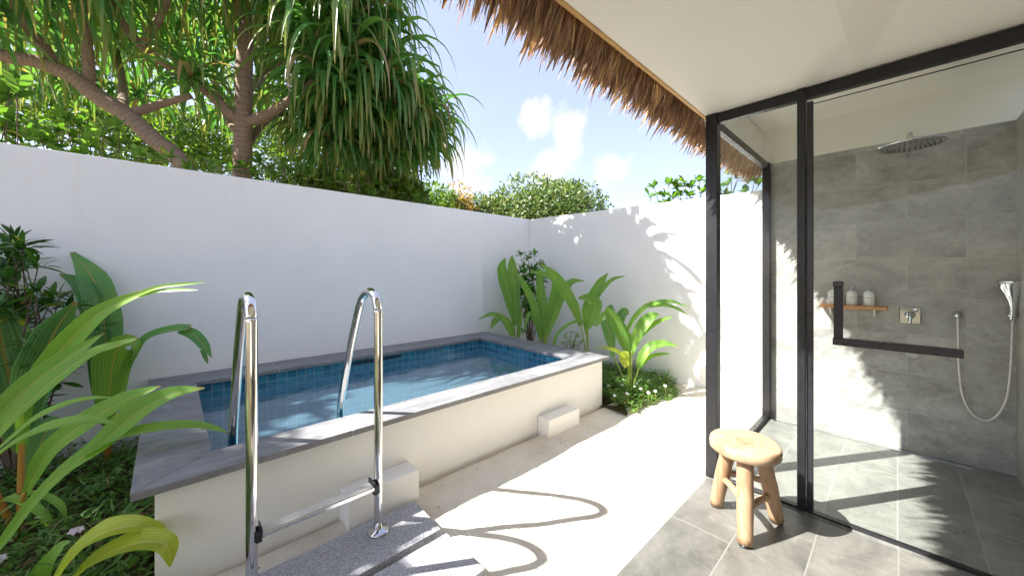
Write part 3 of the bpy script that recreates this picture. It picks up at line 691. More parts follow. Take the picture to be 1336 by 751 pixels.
# -- big foreground palm, left
D = dict
seedling('large young coconut palm with long arching leaves reaching over the near pool corner', (22, 700, 1.90), [
    ('coco', [([(28, 590, 1.9), (34, 520, 1.9), (58, 482, 1.92), (86, 450, 1.94), (120, 416, 1.96), (150, 397, 1.98), (183, 383, 2.0)], [8, 16, 22, 26, 23, 17, 9], D(tilt=.30, fold=.25, n=26)),
              ([(180, 384, 1.99), (205, 375, 2.0), (235, 371, 2.02), (268, 368, 2.05)], [7, 5, 5, 1], D(tilt=.3, nc=4, n=10)),
              ([(182, 386, 1.99), (205, 380, 2.0), (232, 378, 2.0), (258, 378, 2.0)], [6, 4, 5, 1], D(tilt=.3, nc=4, n=10))], [.012]),
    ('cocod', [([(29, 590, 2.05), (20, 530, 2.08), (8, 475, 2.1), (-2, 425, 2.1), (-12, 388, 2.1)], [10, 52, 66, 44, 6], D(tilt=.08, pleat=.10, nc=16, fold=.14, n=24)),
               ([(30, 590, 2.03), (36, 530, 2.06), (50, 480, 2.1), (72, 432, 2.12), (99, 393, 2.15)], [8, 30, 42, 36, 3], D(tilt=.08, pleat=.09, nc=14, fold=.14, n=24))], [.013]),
    ('coco', [([(-30, 590, 1.8), (0, 541, 1.8), (40, 502, 1.85), (85, 469, 1.9), (136, 434, 1.95)], [10, 24, 28, 24, 1], D(tilt=.35)),
              ([(-28, 598, 1.78), (5, 556, 1.78), (65, 500, 1.8), (118, 462, 1.85), (158, 448, 1.88), (178, 442, 1.9)], [8, 22, 24, 17, 11, 6], D(tilt=.5))], [.012]),
    ('coco', [([(-14, 596, 1.6), (18, 568, 1.6), (50, 543, 1.6), (88, 526, 1.62), (120, 519, 1.63), (149, 518, 1.65)], [4, 9, 11, 10, 6, 1], D(tilt=.5))], None),
    ('coco', [([(-30, 618, 1.5), (10, 584, 1.5), (52, 561, 1.5), (98, 549, 1.52), (130, 549, 1.54), (151, 553, 1.55)], [12, 20, 22, 18, 10, 1], D(tilt=.6))], None),
    ('coco', [([(30, 650, 1.85), (62, 592, 1.85), (112, 552, 1.88), (165, 522, 1.92), (210, 503, 1.95)], [5, 22, 30, 24, 2], D(tilt=.4, fold=.35))], [.010]),
    ('coco', [([(-30, 748, 1.55), (0, 712, 1.55), (39, 660, 1.58), (85, 613, 1.62), (131, 580, 1.68), (176, 540, 1.76), (222, 515, 1.84), (267, 506, 1.9)], [9, 11, 13, 17, 24, 32, 25, 3], D(tilt=.5, fold=.3, n=28)),
              ([(110, 594, 1.65), (150, 572, 1.70), (196, 560, 1.75), (248, 555, 1.82), (280, 559, 1.86), (298, 565, 1.88)], [10, 22, 22, 17, 10, 1], D(tilt=.75, fold=.3, n=24))], [.009]),
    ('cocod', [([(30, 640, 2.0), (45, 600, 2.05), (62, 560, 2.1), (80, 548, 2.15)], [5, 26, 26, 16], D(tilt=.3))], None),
], 'stem')
# -- low yellow palm at the frame's lower edge
seedling('small yellow-green palm seedling with folded drooping leaf beside the pool corner', (60, 790, 1.45), [
    ('cocoy', [([(62, 775, 1.42), (92, 730, 1.42), (130, 698, 1.43), (170, 686, 1.45), (205, 690, 1.47), (214, 702, 1.48)], [14, 34, 38, 26, 14, 2], D(tilt=.65, fold=.35, n=22)),
               ([(78, 778, 1.40), (110, 742, 1.40), (150, 718, 1.40), (190, 706, 1.40), (218, 712, 1.40), (222, 738, 1.40)], [14, 38, 40, 34, 24, 2], D(tilt=.7, fold=.3, n=24))], None),
    ('coco', [([(55, 770, 1.5), (62, 735, 1.5), (80, 712, 1.52), (92, 706, 1.53)], [8, 14, 12, 2], D(tilt=.4, nc=4)),
              ([(35, 775, 1.5), (45, 748, 1.5), (60, 722, 1.52)], [8, 10, 2], D(tilt=.4, nc=4))], None),
], 'gstem')
# thin arching grass-like leaves
t = thing('arching_seedling', 'thin seedling with two narrow arching leaves low among the palm stems', 'seedling', at(10, 700, 1.95))
a = Acc(); pleaf(a, [(-6, 660, 1.9), (18, 646, 1.9), (50, 644, 1.9), (78, 658, 1.9), (88, 682, 1.9)], [6, 8, 9, 8, 1], tilt=.6, nc=4); a.build('leaf', M['coco'], t)
a = Acc(); pleaf(a, [(-10, 655, 1.85), (15, 650, 1.85), (40, 658, 1.85), (60, 676, 1.85), (66, 696, 1.85)], [6, 10, 11, 9, 1], tilt=.6, nc=4); a.build('leaf', M['coco'], t)
# -- palm against the wall behind
seedling('young coconut palm with upright broad leaves standing against the shaded wall', (138, 604, 2.55), [
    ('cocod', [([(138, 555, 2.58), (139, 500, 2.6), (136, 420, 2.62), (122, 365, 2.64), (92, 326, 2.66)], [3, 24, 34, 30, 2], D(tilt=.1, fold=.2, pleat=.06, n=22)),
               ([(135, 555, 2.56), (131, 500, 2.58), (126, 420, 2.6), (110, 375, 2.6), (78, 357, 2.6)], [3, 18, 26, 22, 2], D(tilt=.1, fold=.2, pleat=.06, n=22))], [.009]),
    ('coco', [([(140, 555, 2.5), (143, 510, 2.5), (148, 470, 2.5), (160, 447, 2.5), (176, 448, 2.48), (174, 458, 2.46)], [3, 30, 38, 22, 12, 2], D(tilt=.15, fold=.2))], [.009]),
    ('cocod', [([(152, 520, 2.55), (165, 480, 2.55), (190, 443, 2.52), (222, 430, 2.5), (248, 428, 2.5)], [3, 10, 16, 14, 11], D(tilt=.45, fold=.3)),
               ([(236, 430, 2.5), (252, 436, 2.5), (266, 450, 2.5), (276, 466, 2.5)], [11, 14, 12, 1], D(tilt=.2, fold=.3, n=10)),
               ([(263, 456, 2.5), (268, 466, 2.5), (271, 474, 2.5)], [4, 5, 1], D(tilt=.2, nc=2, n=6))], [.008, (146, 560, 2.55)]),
], 'stem')
# -- right corner palms
seedling('young palm with one tall upright forked leaf in the wall corner', (672, 452, 5.15), [
    ('coco2', [([(672, 425, 5.15), (668, 400, 5.15), (660, 370, 5.18), (655, 350, 5.2), (659, 337, 5.2)], [4, 14, 17, 13, 2], D(tilt=.08, fold=.15)),
               ([(673, 425, 5.1), (673, 400, 5.1), (671, 370, 5.12), (668, 345, 5.15), (668, 333, 5.15)], [4, 12, 15, 11, 1], D(tilt=.08, fold=.15))], [.010]),
    ('coco2', [([(668, 438, 5.1), (664, 425, 5.08), (655, 415, 5.06), (640, 410, 5.04), (624, 417, 5.02)], [5, 12, 10, 6, 1], D(tilt=.4)),
               ([(652, 412, 5.05), (645, 420, 5.04), (640, 429, 5.03)], [7, 8, 1], D(tilt=.2, nc=4, n=8))], None),
    ('coco2', [([(676, 440, 5.12), (678, 420, 5.12), (680, 400, 5.14)], [4, 7, 1], D(tilt=.2, nc=4))], None),
], 'gstem')
seedling('bushy young palm with several upright leaves behind the far pool rim', (711, 462, 4.75), [
    ('coco2', [([(710, 440, 4.75), (709, 415, 4.75), (706, 385, 4.78), (704, 362, 4.8), (705, 349, 4.8)], [6, 12, 12, 9, 1], D(tilt=.1))], [.013]),
    ('coco2', [([(713, 430, 4.7), (718, 405, 4.7), (728, 380, 4.7), (722, 362, 4.7), (696, 355, 4.7), (692, 356, 4.7)], [4, 14, 18, 12, 4, 1], D(tilt=.3, fold=.3))], [.012]),
    ('coco2', [([(712, 440, 4.7), (722, 410, 4.66), (732, 385, 4.62), (745, 368, 4.6), (762, 366, 4.6)], [5, 14, 14, 9, 1], D(tilt=.3))], [.010]),
    ('coco2', [([(706, 445, 4.72), (702, 420, 4.7), (694, 392, 4.7), (683, 370, 4.7), (677, 357, 4.7)], [4, 9, 10, 8, 1], D(tilt=.2)),
               ([(704, 436, 4.7), (699, 418, 4.7), (690, 410, 4.7), (682, 438, 4.68)], [5, 8, 6, 1], D(tilt=.3, nc=4))], [.008]),
], 'gstem')
seedling('young palm with a long leaf arching high in front of the shadowed right wall', (768, 472, 4.45), [
    ('coco2', [([(758, 425, 4.45), (749, 400, 4.45), (735, 375, 4.45), (722, 358, 4.45), (704, 343, 4.45)], [5, 13, 15, 11, 1], D(tilt=.25))], [.008]),
    ('coco2', [([(765, 435, 4.42), (765, 405, 4.42), (774, 385, 4.45), (784, 368, 4.5), (793, 356, 4.5)], [4, 12, 13, 11, 1], D(tilt=.2)),
               ([(775, 395, 4.4), (788, 375, 4.38), (800, 364, 4.36), (815, 360, 4.35)], [4, 6, 5, 1], D(tilt=.3, nc=4))], [.008]),
    ('coco2', [([(767, 428, 4.35), (774, 410, 4.33), (776, 396, 4.32), (766, 389, 4.32), (754, 389, 4.3)], [6, 16, 18, 12, 2], D(tilt=.3, fold=.3))], [.008]),
    ('coco2', [([(722, 455, 4.4), (726, 438, 4.4), (740, 424, 4.4), (758, 419, 4.4), (780, 425, 4.38)], [3, 4, 5, 5, 3], D(tilt=.5, nc=4))], [.006, (740, 468, 4.4)]),
], 'gstem')
seedling('bright green young palm with fanned arching leaves in front of the flowering bed', (822, 508, 4.05), [
    ('coco2', [([(822, 468, 4.0), (818, 445, 4.0), (806, 425, 4.0), (792, 410, 4.02), (777, 424, 4.04), (776, 424, 4.04)], [5, 15, 18, 13, 3, 1], D(tilt=.35)),
               ([(821, 465, 4.0), (812, 440, 3.98), (802, 415, 3.98), (791, 400, 3.98)], [6, 15, 13, 1], D(tilt=.2))], [.012]),
    ('coco2', [([(824, 462, 3.98), (830, 440, 3.96), (842, 420, 3.95), (852, 412, 3.95), (861, 410, 3.95)], [5, 14, 17, 12, 1], D(tilt=.4)),
               ([(834, 440, 3.96), (850, 425, 3.95), (864, 417, 3.94), (878, 413, 3.93)], [5, 7, 6, 1], D(tilt=.4, nc=4))], [.010]),
    ('cocod', [([(800, 465, 4.2), (796, 440, 4.2), (792, 420, 4.2), (797, 402, 4.2), (800, 400, 4.2)], [4, 14, 16, 10, 1], D(tilt=.2)),
               ([(806, 440, 4.2), (808, 418, 4.2), (815, 406, 4.2), (820, 410, 4.2)], [4, 13, 11, 1], D(tilt=.3))], [.008]),
    ('coco2', [([(818, 432, 4.1), (830, 412, 4.08), (848, 398, 4.05), (875, 394, 4.0), (901, 402, 3.98)], [4, 8, 10, 8, 1], D(tilt=.6, fold=.35)),
               ([(845, 400, 4.05), (866, 398, 4.02), (884, 403, 4.0), (899, 412, 3.98)], [6, 9, 7, 1], D(tilt=.6, nc=4))], [.008]),
    ('coco2', [([(833, 480, 3.9), (838, 465, 3.88), (850, 452, 3.86), (868, 448, 3.84), (885, 452, 3.82)], [5, 13, 14, 10, 1], D(tilt=.5)),
               ([(836, 478, 3.9), (848, 466, 3.88), (862, 462, 3.86), (876, 461, 3.85)], [4, 6, 5, 1], D(tilt=.5, nc=4))], [.008, (826, 504, 3.95)]),
    ('cocoy', [([(820, 480, 3.95), (812, 464, 3.9), (798, 456, 3.9), (778, 452, 3.9)], [6, 13, 10, 1], D(tilt=.7)),
               ([(818, 478, 3.9), (814, 468, 3.88), (816, 462, 3.86), (820, 476, 3.84)], [8, 12, 10, 1], D(tilt=.4, nc=4))], [.008]),
], 'gstem')
# -- leafy shrubs made of leaf whorls on branching stems
def whorls(centres, per, L, W, curl=.25, obov=.4, zlo=-.5, jit=.01, up=.35):
    """rosette of leaves at each centre (pos, axis)"""
    P, Dv = [], []
    for c, ax in centres:
        d = rdir(per, zlo, 1.0); d = d + np.array(ax)[None] * up; P.append(np.repeat(np.array(c)[None], per, 0) + RNG.normal(size=(per, 3)) * jit); Dv.append(d)
    P = np.concatenate(P); Dv = np.concatenate(Dv); n = len(P)
    return cloud(leaf_t(1.0, W, 4, curl, obov), P, Dv, np.tile([[0, 0, 1.]], (n, 1)) + RNG.normal(size=(n, 3)) * .25, RNG.uniform(.6, 1.15, n) * L)
def shrub(name, label, cat, base, tips, mat, per=12, L=.10, W=.38, group=None, stemr=.008, obov=.4, curl=.25, crown='foliage', levels=1, spread=.0, bark='bark2', zlo=-.5):
    b = Vector(base); t = thing(name, label, cat, b, group); a = Acc(); cs = []
    for p in tips:
        p = Vector(p); mid = b.lerp(p, .55) + Vector((random.uniform(-.06, .06), random.uniform(-.06, .06), .03)) * (p - b).length
        a.tube([b, mid, p], [stemr, stemr * .7, stemr * .35], 6, 8)
        ax = (p - mid).normalized(); cs.append((p, ax))
        if name == 'beach_shrub':
            for f_ in (.8, .9): cs.append((b.lerp(p, f_) + Vector((random.gauss(0, .05), random.gauss(0, .05), 0)), ax))
        for k in range(levels - 1):
            q = b.lerp(p, .45 + .45 * random.random()) + Vector((random.gauss(0, 1), random.gauss(0, 1), random.gauss(0, .7))) * spread; cs.append((q, Vector((0, 0, 1))))
    a.build('stem', M[bark], t)
    cloud_obj(crown, [whorls(cs, per, L, W, curl, obov, zlo)], M[mat], t)
    return t
random.seed(11)
tips = [at(random.uniform(-60, 52), random.uniform(315, 395), random.uniform(2.05, 2.45)) for _ in range(26)] + [at(x, y, 2.35) for x, y in ((78, 388), (64, 398), (90, 400), (96, 428), (84, 455), (20, 318), (34, 345), (72, 425), (60, 455), (30, 420), (5, 400))]
shrub('leafy_shrub', 'dark green glossy shrub against the wall behind the big palm', 'shrub', at(20, 640, 2.35), tips, 'shrubd', 15, .115, .26, obov=.2, levels=3, spread=.06, curl=.3)
tips = [at(x + random.uniform(-4, 4), y + random.uniform(-4, 4), 5.2 + random.uniform(-.1, .15)) for x, y in ((676, 334), (681, 345), (690, 338), (698, 335), (705, 345), (711, 352), (685, 358), (695, 362), (703, 365), (688, 375), (680, 384), (700, 385), (690, 392), (698, 350), (682, 368))]
shrub('corner_shrub', 'slim dark-leaved shrub standing between the palms in the wall corner', 'shrub', at(691, 462, 5.2), tips, 'shrubm', 17, .105, .36, obov=.5, levels=4, spread=.05)
tips = [at(x, y, 4.5) for x, y in ((738, 440), (745, 434), (752, 438), (734, 448), (748, 446), (757, 447), (741, 455))]
shrub('variegated_shrub', 'tiny variegated shrub by the wall between two palms', 'shrub', at(745, 472, 4.55), tips, 'varieg', 14, .055, .34, levels=2, spread=.03)
tips = [at(712 + random.uniform(-5, 5), y, 4.85) for y in (400, 412, 425, 433)]
# -- low ground cover
def cover(name, label, mat, region, n, hgt, L, W, dens=None):
    pos = []
    while len(pos) < n:
        x, y = random.uniform(*region[0]), random.uniform(*region[1]); h = hgt(x, y)
        if h <= 0: continue
        pos.append((x, y, h * (random.random() ** .6)))
    pos = np.array(pos); m = len(pos); d = rdir(m, -.1, .8)
    o = cloud_obj(name, [cloud(leaf_t(1, W, 2, .25, .2), pos, d, np.tile([[0, 0, 1.]], (m, 1)) + RNG.normal(size=(m, 3)) * .4, RNG.uniform(.5, 1.2, m) * L)], M[mat])
    props(o, label, 'ground cover', kind='stuff'); return o
def hl(x, y):
    if x > -.035 + .02 * mn.noise((y * 9, 0, 0)): return 0
    return max(.02, .10 + .09 * mn.noise((x * 3.1, y * 3.1, 0)) + .05 * mn.noise((x * 9, y * 9, 2)))
cover('ground_cover', 'low dense green ground cover filling the left bed beside the pool', 'cover', ((-2.4, -.02), (.9, 4.08)), 30000, hl, .036, .5)
def hl2(x, y): return hl(x, y) * 1.45
cover('ground_cover_sprigs', 'fine grassy sprigs standing up through the left ground cover', 'cover2', ((-2.2, -.02), (1.0, 4.0)), 4500, hl2, .085, .12)
def hr(x, y):
    if x > 4.36 or (x < 3.31 and y > 2.0) or x < 3.25: return 0
    e = 1.70 + .06 * math.sin(x * 5.5 + 1) + .06 * mn.noise((x * 7, 0, 3)) - .12 * max(0, 3.6 - x) * 0 + .35 * max(0, x - 4.12)
    if y < e: return 0
    k = min(1, (y - e) / .14); return max(.01, k * (.13 + .06 * mn.noise((x * 4, y * 4, 0)) + .04 * mn.noise((x * 11, y * 11, 0)))) + .015
cover('flowering_ground_cover', 'low green ground cover spilling onto the sand by the right wall', 'cover', ((3.18, 4.4), (1.6, 4.1)), 17000, hr, .036, .4)
cover('bed_sprigs', 'thin upright sprigs along the edge of the right flower bed', 'cover2', ((3.2, 4.4), (1.65, 2.9)), 2600, lambda x, y: hr(x, y) * 1.35, .075, .13)
def flower(px, py, d, r, mat, label, group):
    c = at(px, py, d); t = thing('flower', label, 'flower', c, group); a = Acc()
    ax = (Vector((0, 0, 1)) + (CAM - c).normalized() * .9 + Vector((random.uniform(-.3, .3), random.uniform(-.3, .3), 0))).normalized(); X = ax.orthogonal().normalized(); Y = ax.cross(X)
    for k in range(5):
        an = 2 * PI * k / 5 + random.random() * .2; dr = X * math.cos(an) + Y * math.sin(an)
        a.blade([c, c + dr * r * .55 + ax * r * .22, c + dr * r + ax * r * .1], [r * .25, r * .8, r * .75, r * .2], ax, 5, 2, .15)
    a.build('petals', M[mat], t)
    Acc().tube([c + Vector((.01, .0, -.10)), c - ax * .002], .0016, 5).build('flower_stem', M['gstem'], t)
G1 = 'pink flowers in the left ground cover'; G2 = 'small white flowers in the right flower bed'
flower(96, 693, 1.74, .020, 'flower', 'pale pink flower low beside the yellow palm leaf', G1)
flower(104, 690, 1.75, .017, 'flower', 'smaller pale pink flower touching its neighbour by the yellow palm leaf', G1)
flower(2, 728, 1.62, .020, 'flower', 'pale pink flower at the very edge of the left bed', G1)
for px, py in ((812, 502), (831, 500), (836, 507), (855, 510), (802, 516), (818, 513), (868, 503), (861, 484), (794, 503), (828, 504), (846, 512)):
    flower(px, py, 477.3 * (CH - .15) / (py - 356), .017, 'flowerw', 'small white flower in the low green bed by the right wall', G2)

# ================================================================== TREES
def strap_head(acc, c, L, n, lean, wid=.056, droop=1.75, seg=10):
    L = L * 1.25; n = int(n * 1.1)
    """screw-pine crown: spiral of long keeled strap leaves that arch over and hang"""
    c = Vector(c); lean = Vector(lean)
    for i in range(n):
        az = i * 2.39996 + random.uniform(-.25, .25); q = (i + .5) / n
        el = math.radians(82 - 100 * q + random.uniform(-10, 10)); l = L * random.uniform(.72, 1.12) * (.7 + .3 * math.sin(PI * min(1, q * 1.2)))
        d = Vector((math.cos(az) * math.cos(el), math.sin(az) * math.cos(el), math.sin(el))) + lean * .35; d.normalize()
        p = c + Vector((0, 0, .12 * (1 - q))) + d * .02; st = l / seg; g = droop * random.uniform(.75, 1.35) / seg
        kink = random.choice([0, 0, 0, random.uniform(.35, .7)]); b0 = len(acc.v); w0 = wid * random.uniform(.75, 1.15)
        B = d.cross(Vector((0, 0, 1)));  B = B.normalized() if B.length > .05 else Vector((1, 0, 0)); tw = random.uniform(-.9, .9)
        for k in range(seg + 1):
            t = k / seg; w = w0 * (.85 + .3 * math.sin(PI * min(1, t * 1.4))) * (1 - t ** 3.2) * .5 + .0012
            Bk = (Matrix.Rotation(tw * t, 3, d) @ B); N = Bk.cross(d)
            acc.v += [p - Bk * w + N * w * .55, p.copy(), p + Bk * w + N * w * .55]; acc.u += [(0, t), (.5, t), (1, t)]
            p = p + d * st; d = d + Vector((0, 0, -1)) * g * (1.0 + 2.6 * t)
            if kink and t < kink <= t + 1 / seg: d = (d * .35 + Vector((0, 0, -1))); kink = 0
            d.normalize()
        for k in range(seg):
            a = b0 + 3 * k; acc.f += [(a, a + 1, a + 4, a + 3), (a + 1, a + 2, a + 5, a + 4)]
random.seed(21)
def pandanus(label, limbs, heads, base):
    t = thing('screw_pine', label, 'screw pine tree', base); a = Acc(); lr = limbs[0]
    Acc().tube([at(*p) if len(p) == 3 else p for p in lr[0]], lr[1], 18, 40, wob=.05).build('trunk', M['bark'], t)
    for pts, r in limbs[1:]: Acc().tube([at(*p) for p in pts], r, 14, 26, wob=.06).build('branch', M['bark'], t)
    for c, L, n, lean in heads: strap_head(a, c, L, n, lean)
    a.build('crown', M['panda'], t); return t
d1 = 4.25
hd = []
def H(px, py, d, L=1.1, n=44, lean=(0, 0, 0)): hd.append((at(px, py, d), L, n, lean))
# heads of the right-hand mass
for px, py, d, L in ((428, 20, 3.9, 1.0), (470, -10, 4.1, 1.05), (480, 45, 4.3, .95), (455, 75, 4.0, 1.05), (500, 100, 4.3, 1.0), (415, 95, 3.9, .95), (518, 122, 4.7, .9), (540, 150, 5.0, .85), (530, 165, 4.9, .9), (480, 140, 4.5, .9), (562, 160, 5.4, .8), (400, -40, 3.8, 1.1), (445, -70, 4.0, 1.1), (470, -30, 4.5, .95), (500, 150, 4.7, .85), (530, 178, 5.0, .85), (560, 188, 5.4, .75), (450, 165, 4.5, .8), (425, 150, 4.5, .7), (432, 190, 4.5, .65), (470, 200, 4.9, .65), (508, 205, 5.0, .65), (540, 205, 5.3, .6), (402, 175, 4.6, .6), (440, 130, 4.2, .9)):
    H(px, py, d, L, 50)
# heads over the trunk and the left, mostly above the frame
for px, py, d, L in ((345, -30, 3.9, 1.0), (285, -35, 3.7, .95), (230, -45, 3.6, .95), (310, 20, 4.6, .8), (170, -50, 3.5, .95), (370, 30, 4.5, .85), (375, -90, 3.8, 1.1), (300, -110, 3.7, 1.0), (255, 10, 4.5, .8), (330, 75, 5.2, .8), (380, 60, 5.0, .8), (280, 60, 5.4, .8), (345, 130, 5.6, .7), (290, 150, 5.8, .65), (400, 150, 5.4, .75)):
    H(px, py, d, L, 46)
pandanus('tall screw pine with ringed trunk and hanging strap leaves over the garden wall', [
    ([(308, 420, d1), (312, 300, d1), (316, 220, d1), (318, 150, d1), (320, 60, d1), (330, -20, d1)], [.13, .105, .095, .088, .08, .07]),
    ([(320, 160, d1), (345, 152, d1), (375, 135, d1), (405, 112, 4.2), (420, 70, 4.1), (428, 20, 3.95)], [.06, .062, .058, .05, .045, .04]),
    ([(318, 162, d1), (300, 148, 4.2), (268, 118, 4.1), (225, 90, 4.0), (185, 60, 3.9), (150, 10, 3.7), (170, -50, 3.5)], [.055, .055, .05, .045, .042, .04, .035]),
    ([(318, 20, 4.2), (300, -20, 4.0), (285, -60, 3.8)], [.07, .05, .04]),
    ([(405, 112, 4.2), (440, 110, 4.3), (480, 112, 4.5), (530, 140, 4.8), (570, 160, 5.2)], [.05, .045, .04, .04, .035]),
    ([(322, 190, 4.4), (345, 160, 4.6), (380, 140, 4.7), (440, 130, 4.6)], [.045, .04, .035, .03]),
    ([(185, 60, 3.9), (210, 20, 3.75), (232, -40, 3.6)], [.04, .035, .03]),
    ([(316, 175, 4.3), (300, 160, 4.9), (282, 110, 5.2), (280, 68, 5.4)], [.05, .045, .04, .035]),
    ([(320, 120, 4.3), (345, 100, 4.8), (380, 66, 5.0)], [.05, .04, .035]),
], hd, at(316, 225, d1) * 1.0 - Vector((0, 0, 2.7)))
hd = []
for px, py, d, L in ((110, -25, 3.3, .9), (40, -35, 3.2, .95), (60, 30, 4.2, .75), (-20, -20, 3.2, 1.0), (250, 112, 4.0, .62), (20, 20, 4.0, .75), (-60, 30, 3.2, 1.0), (125, 25, 4.1, .75), (190, 0, 4.4, .75), (90, -80, 3.3, 1.0), (0, -100, 3.1, 1.0), (150, 60, 4.6, .8), (70, 85, 4.9, .8), (220, 70, 5.0, .8), (110, 115, 5.2, .65), (-10, 90, 4.4, .8), (180, 130, 5.4, .6)):
    H(px, py, d, L, 42)
d2 = 3.75
pandanus('leaning screw pine whose pale trunk slants up to the left above the wall', [
    ([(285, 300, d2), (238, 214, d2), (205, 185, d2), (165, 150, d2), (130, 128, d2), (90, 98, 3.65), (45, 80, 3.55), (-10, 68, 3.4), (-70, 20, 3.2)], [.10, .075, .078, .08, .078, .07, .062, .055, .05]),
    ([(160, 150, d2), (185, 144, 3.8), (210, 136, 3.9), (250, 125, 4.0)], [.05, .042, .04, .03]),
    ([(160, 150, d2), (160, 110, 4.2), (152, 68, 4.6)], [.05, .04, .035]),
    ([(60, 85, 3.6), (66, 92, 4.3), (70, 92, 4.9)], [.045, .04, .035]),
    ([(112, 118, d2), (116, 95, 3.72), (112, 50, 3.65), (106, 0, 3.5), (108, -30, 3.3)], [.055, .05, .045, .04, .04]),
    ([(78, 98, 3.65), (60, 65, 3.6), (35, 35, 3.5), (20, -5, 3.35), (38, -40, 3.2)], [.05, .045, .042, .04, .035]),
], hd, at(238, 214, d2) - Vector((-.3, 0, 2.6)))
# added crown, out of view: heads set upsun to shade the bed and ladder end
SUN_EL = math.radians(45.0); SUN_AZ = math.radians(148.0)
SD = Vector((math.cos(SUN_AZ) * math.cos(SUN_EL), math.sin(SUN_AZ) * math.cos(SUN_EL), math.sin(SUN_EL)))
def upsun(p, h): p = Vector(p); return p + SD * ((h - p.z) / SD.z)
def shade_tree(label, base, heads, mat='panda', trunk_r=.16):
    t = thing('screw_pine', label, 'screw pine tree', base); b = Vector(base); a = Acc()
    top = sum((Vector(c) for c, _, _ in heads), Vector()) / len(heads); fork = b.lerp(top, .6)
    Acc().tube([b, b.lerp(fork, .5) + Vector((.1, .05, 0)), fork], [trunk_r, trunk_r * .8, trunk_r * .65], 14, 20, wob=.05).build('trunk', M['bark'], t)
    for c, L, n in heads:
        c = Vector(c); Acc().tube([fork, fork.lerp(c, .5) + Vector((0, 0, .1)), c], [trunk_r * .4, .045, .035], 8, 8).build('branch', M['bark'], t)
        strap_head(a, c, L, n, (0, 0, 0))
    a.build('crown', M['panda'], t)
# ------------------------------------------------------------------ shrubs and trees outside the wall
random.seed(31)
def beyond(px, py, off): return atY(px, py, WY + .18 + off)
def foot(tips):
    c = sum(tips, Vector()) / len(tips); return Vector((c.x, c.y + .1, -.3))
def scaevola(label, base, tips, L=.11, per=13, group='beach shrubs beyond the garden wall'):
    return shrub('beach_shrub', label, 'shrub', base, tips, 'scaev', per, L, .46, group, .010, .9, .15, 'foliage', 1, 0, zlo=-.25)
tips = [beyond(x, y, random.uniform(.35, .75)) for x, y in ((455, 205), (470, 200), (490, 208), (500, 222), (462, 225), (480, 228), (447, 235), (495, 240), (508, 236), (470, 243), (455, 248), (485, 250))]
scaevola('bright green beach shrub poking over the wall below the hanging strap leaves', foot(tips), tips, .12)
tips = [beyond(x, y, random.uniform(.35, .75)) for x, y in ((535, 248), (548, 244), (556, 254), (540, 258), (526, 254))]
scaevola('small bright beach shrub just above the wall near the strap leaf tips', foot(tips), tips, .12, 12)
tips = [beyond(x, y, random.uniform(.35, .75)) for x, y in ((318, 218), (338, 212), (352, 222), (370, 215), (388, 224), (402, 230), (360, 232), (410, 226), (330, 228), (425, 238), (300, 222))]
scaevola('leafy beach shrub behind the wall at the foot of the upright ringed trunk', foot(tips), tips, .11)
tips = [beyond(x, y, random.uniform(.35, .75)) for x, y in ((48, 165), (75, 172), (20, 178), (95, 185), (60, 190), (30, 195), (105, 168), (130, 178), (148, 190), (118, 192), (5, 168), (85, 158), (155, 172))]
scaevola('dark broad-leaved beach shrub above the wall under the slanting trunk', foot(tips), tips, .14, 11)
tips = [beyond(x, y, random.uniform(.35, .75)) for x, y in ((-8, 112), (12, 108), (2, 128), (22, 120), (-15, 138), (14, 132))]
scaevola('pale glossy beach shrub at the far left edge above the wall', foot(tips), tips, .15, 9)
tips = [beyond(x, y, random.uniform(.35, .75)) for x, y in ((180, 205), (205, 212), (262, 212), (275, 220), (222, 205), (290, 214), (245, 222))]
scaevola('sparse beach shrub between the slanting trunk and the upright trunk', foot(tips), tips, .10)
tips = [at(x, y, 4.95) for x, y in ((848, 257), (853, 244), (866, 256), (872, 240), (882, 246), (893, 238), (888, 254), (902, 244), (912, 236), (916, 250), (925, 240), (900, 256), (935, 245), (950, 240), (962, 232), (975, 238), (985, 232), (955, 226), (940, 250), (990, 240), (968, 222), (878, 258))]
scaevola('bright leafy shrub above the sunlit wall beside the shower post', foot(tips), tips, .115, 13)
def bush(name, label, cat, c, rad, n, mat, L, lumps=9, group=None, trunk=True, W=.5, zbase=-.3):
    """round bush: leaves spread through the shell of overlapping uneven lobes"""
    c = Vector(c); base = Vector((c.x, c.y, zbase)); t = thing(name, label, cat, base, group)
    if trunk:
        a = Acc()
        for k in range(1):
            e = c + Vector((random.uniform(-.5, .5) * rad[0], random.uniform(-.5, .5) * rad[1], random.uniform(.0, .5) * rad[2])); a.tube([base, base.lerp(e, .5) + Vector((.05, 0, 0)), e], [.05, .035, .015], 7, 8)
        a.build('trunk', M['bark2'], t)
    P = []; Dn = []
    for k in range(lumps):
        o = rdir(1, -.2, 1)[0] * np.array(rad) * .55; s = RNG.uniform(.45, .7); m = n // lumps; u = rdir(m, -.6, 1)
        sh = RNG.uniform(.72, 1.03, m) ** .5; bump_ = np.array([1 + .16 * mn.noise(Vector(q) * 3.2 + Vector((k, 0, 0))) for q in u]); P.append(np.array(c) + o + u * (np.array(rad) * s) * (sh * bump_)[:, None]); Dn.append(u)
    P = np.concatenate(P); Dn = np.concatenate(Dn); m = len(P); d = Dn * .5 + rdir(m) * .9 + np.array([0, 0, .25])
    cloud_obj('crown', [cloud(leaf_t(1, W, 2, .2, .5), P, d, Dn + RNG.normal(size=(m, 3)) * .5, RNG.uniform(.6, 1.2, m) * L)], M[mat], t)
    return t
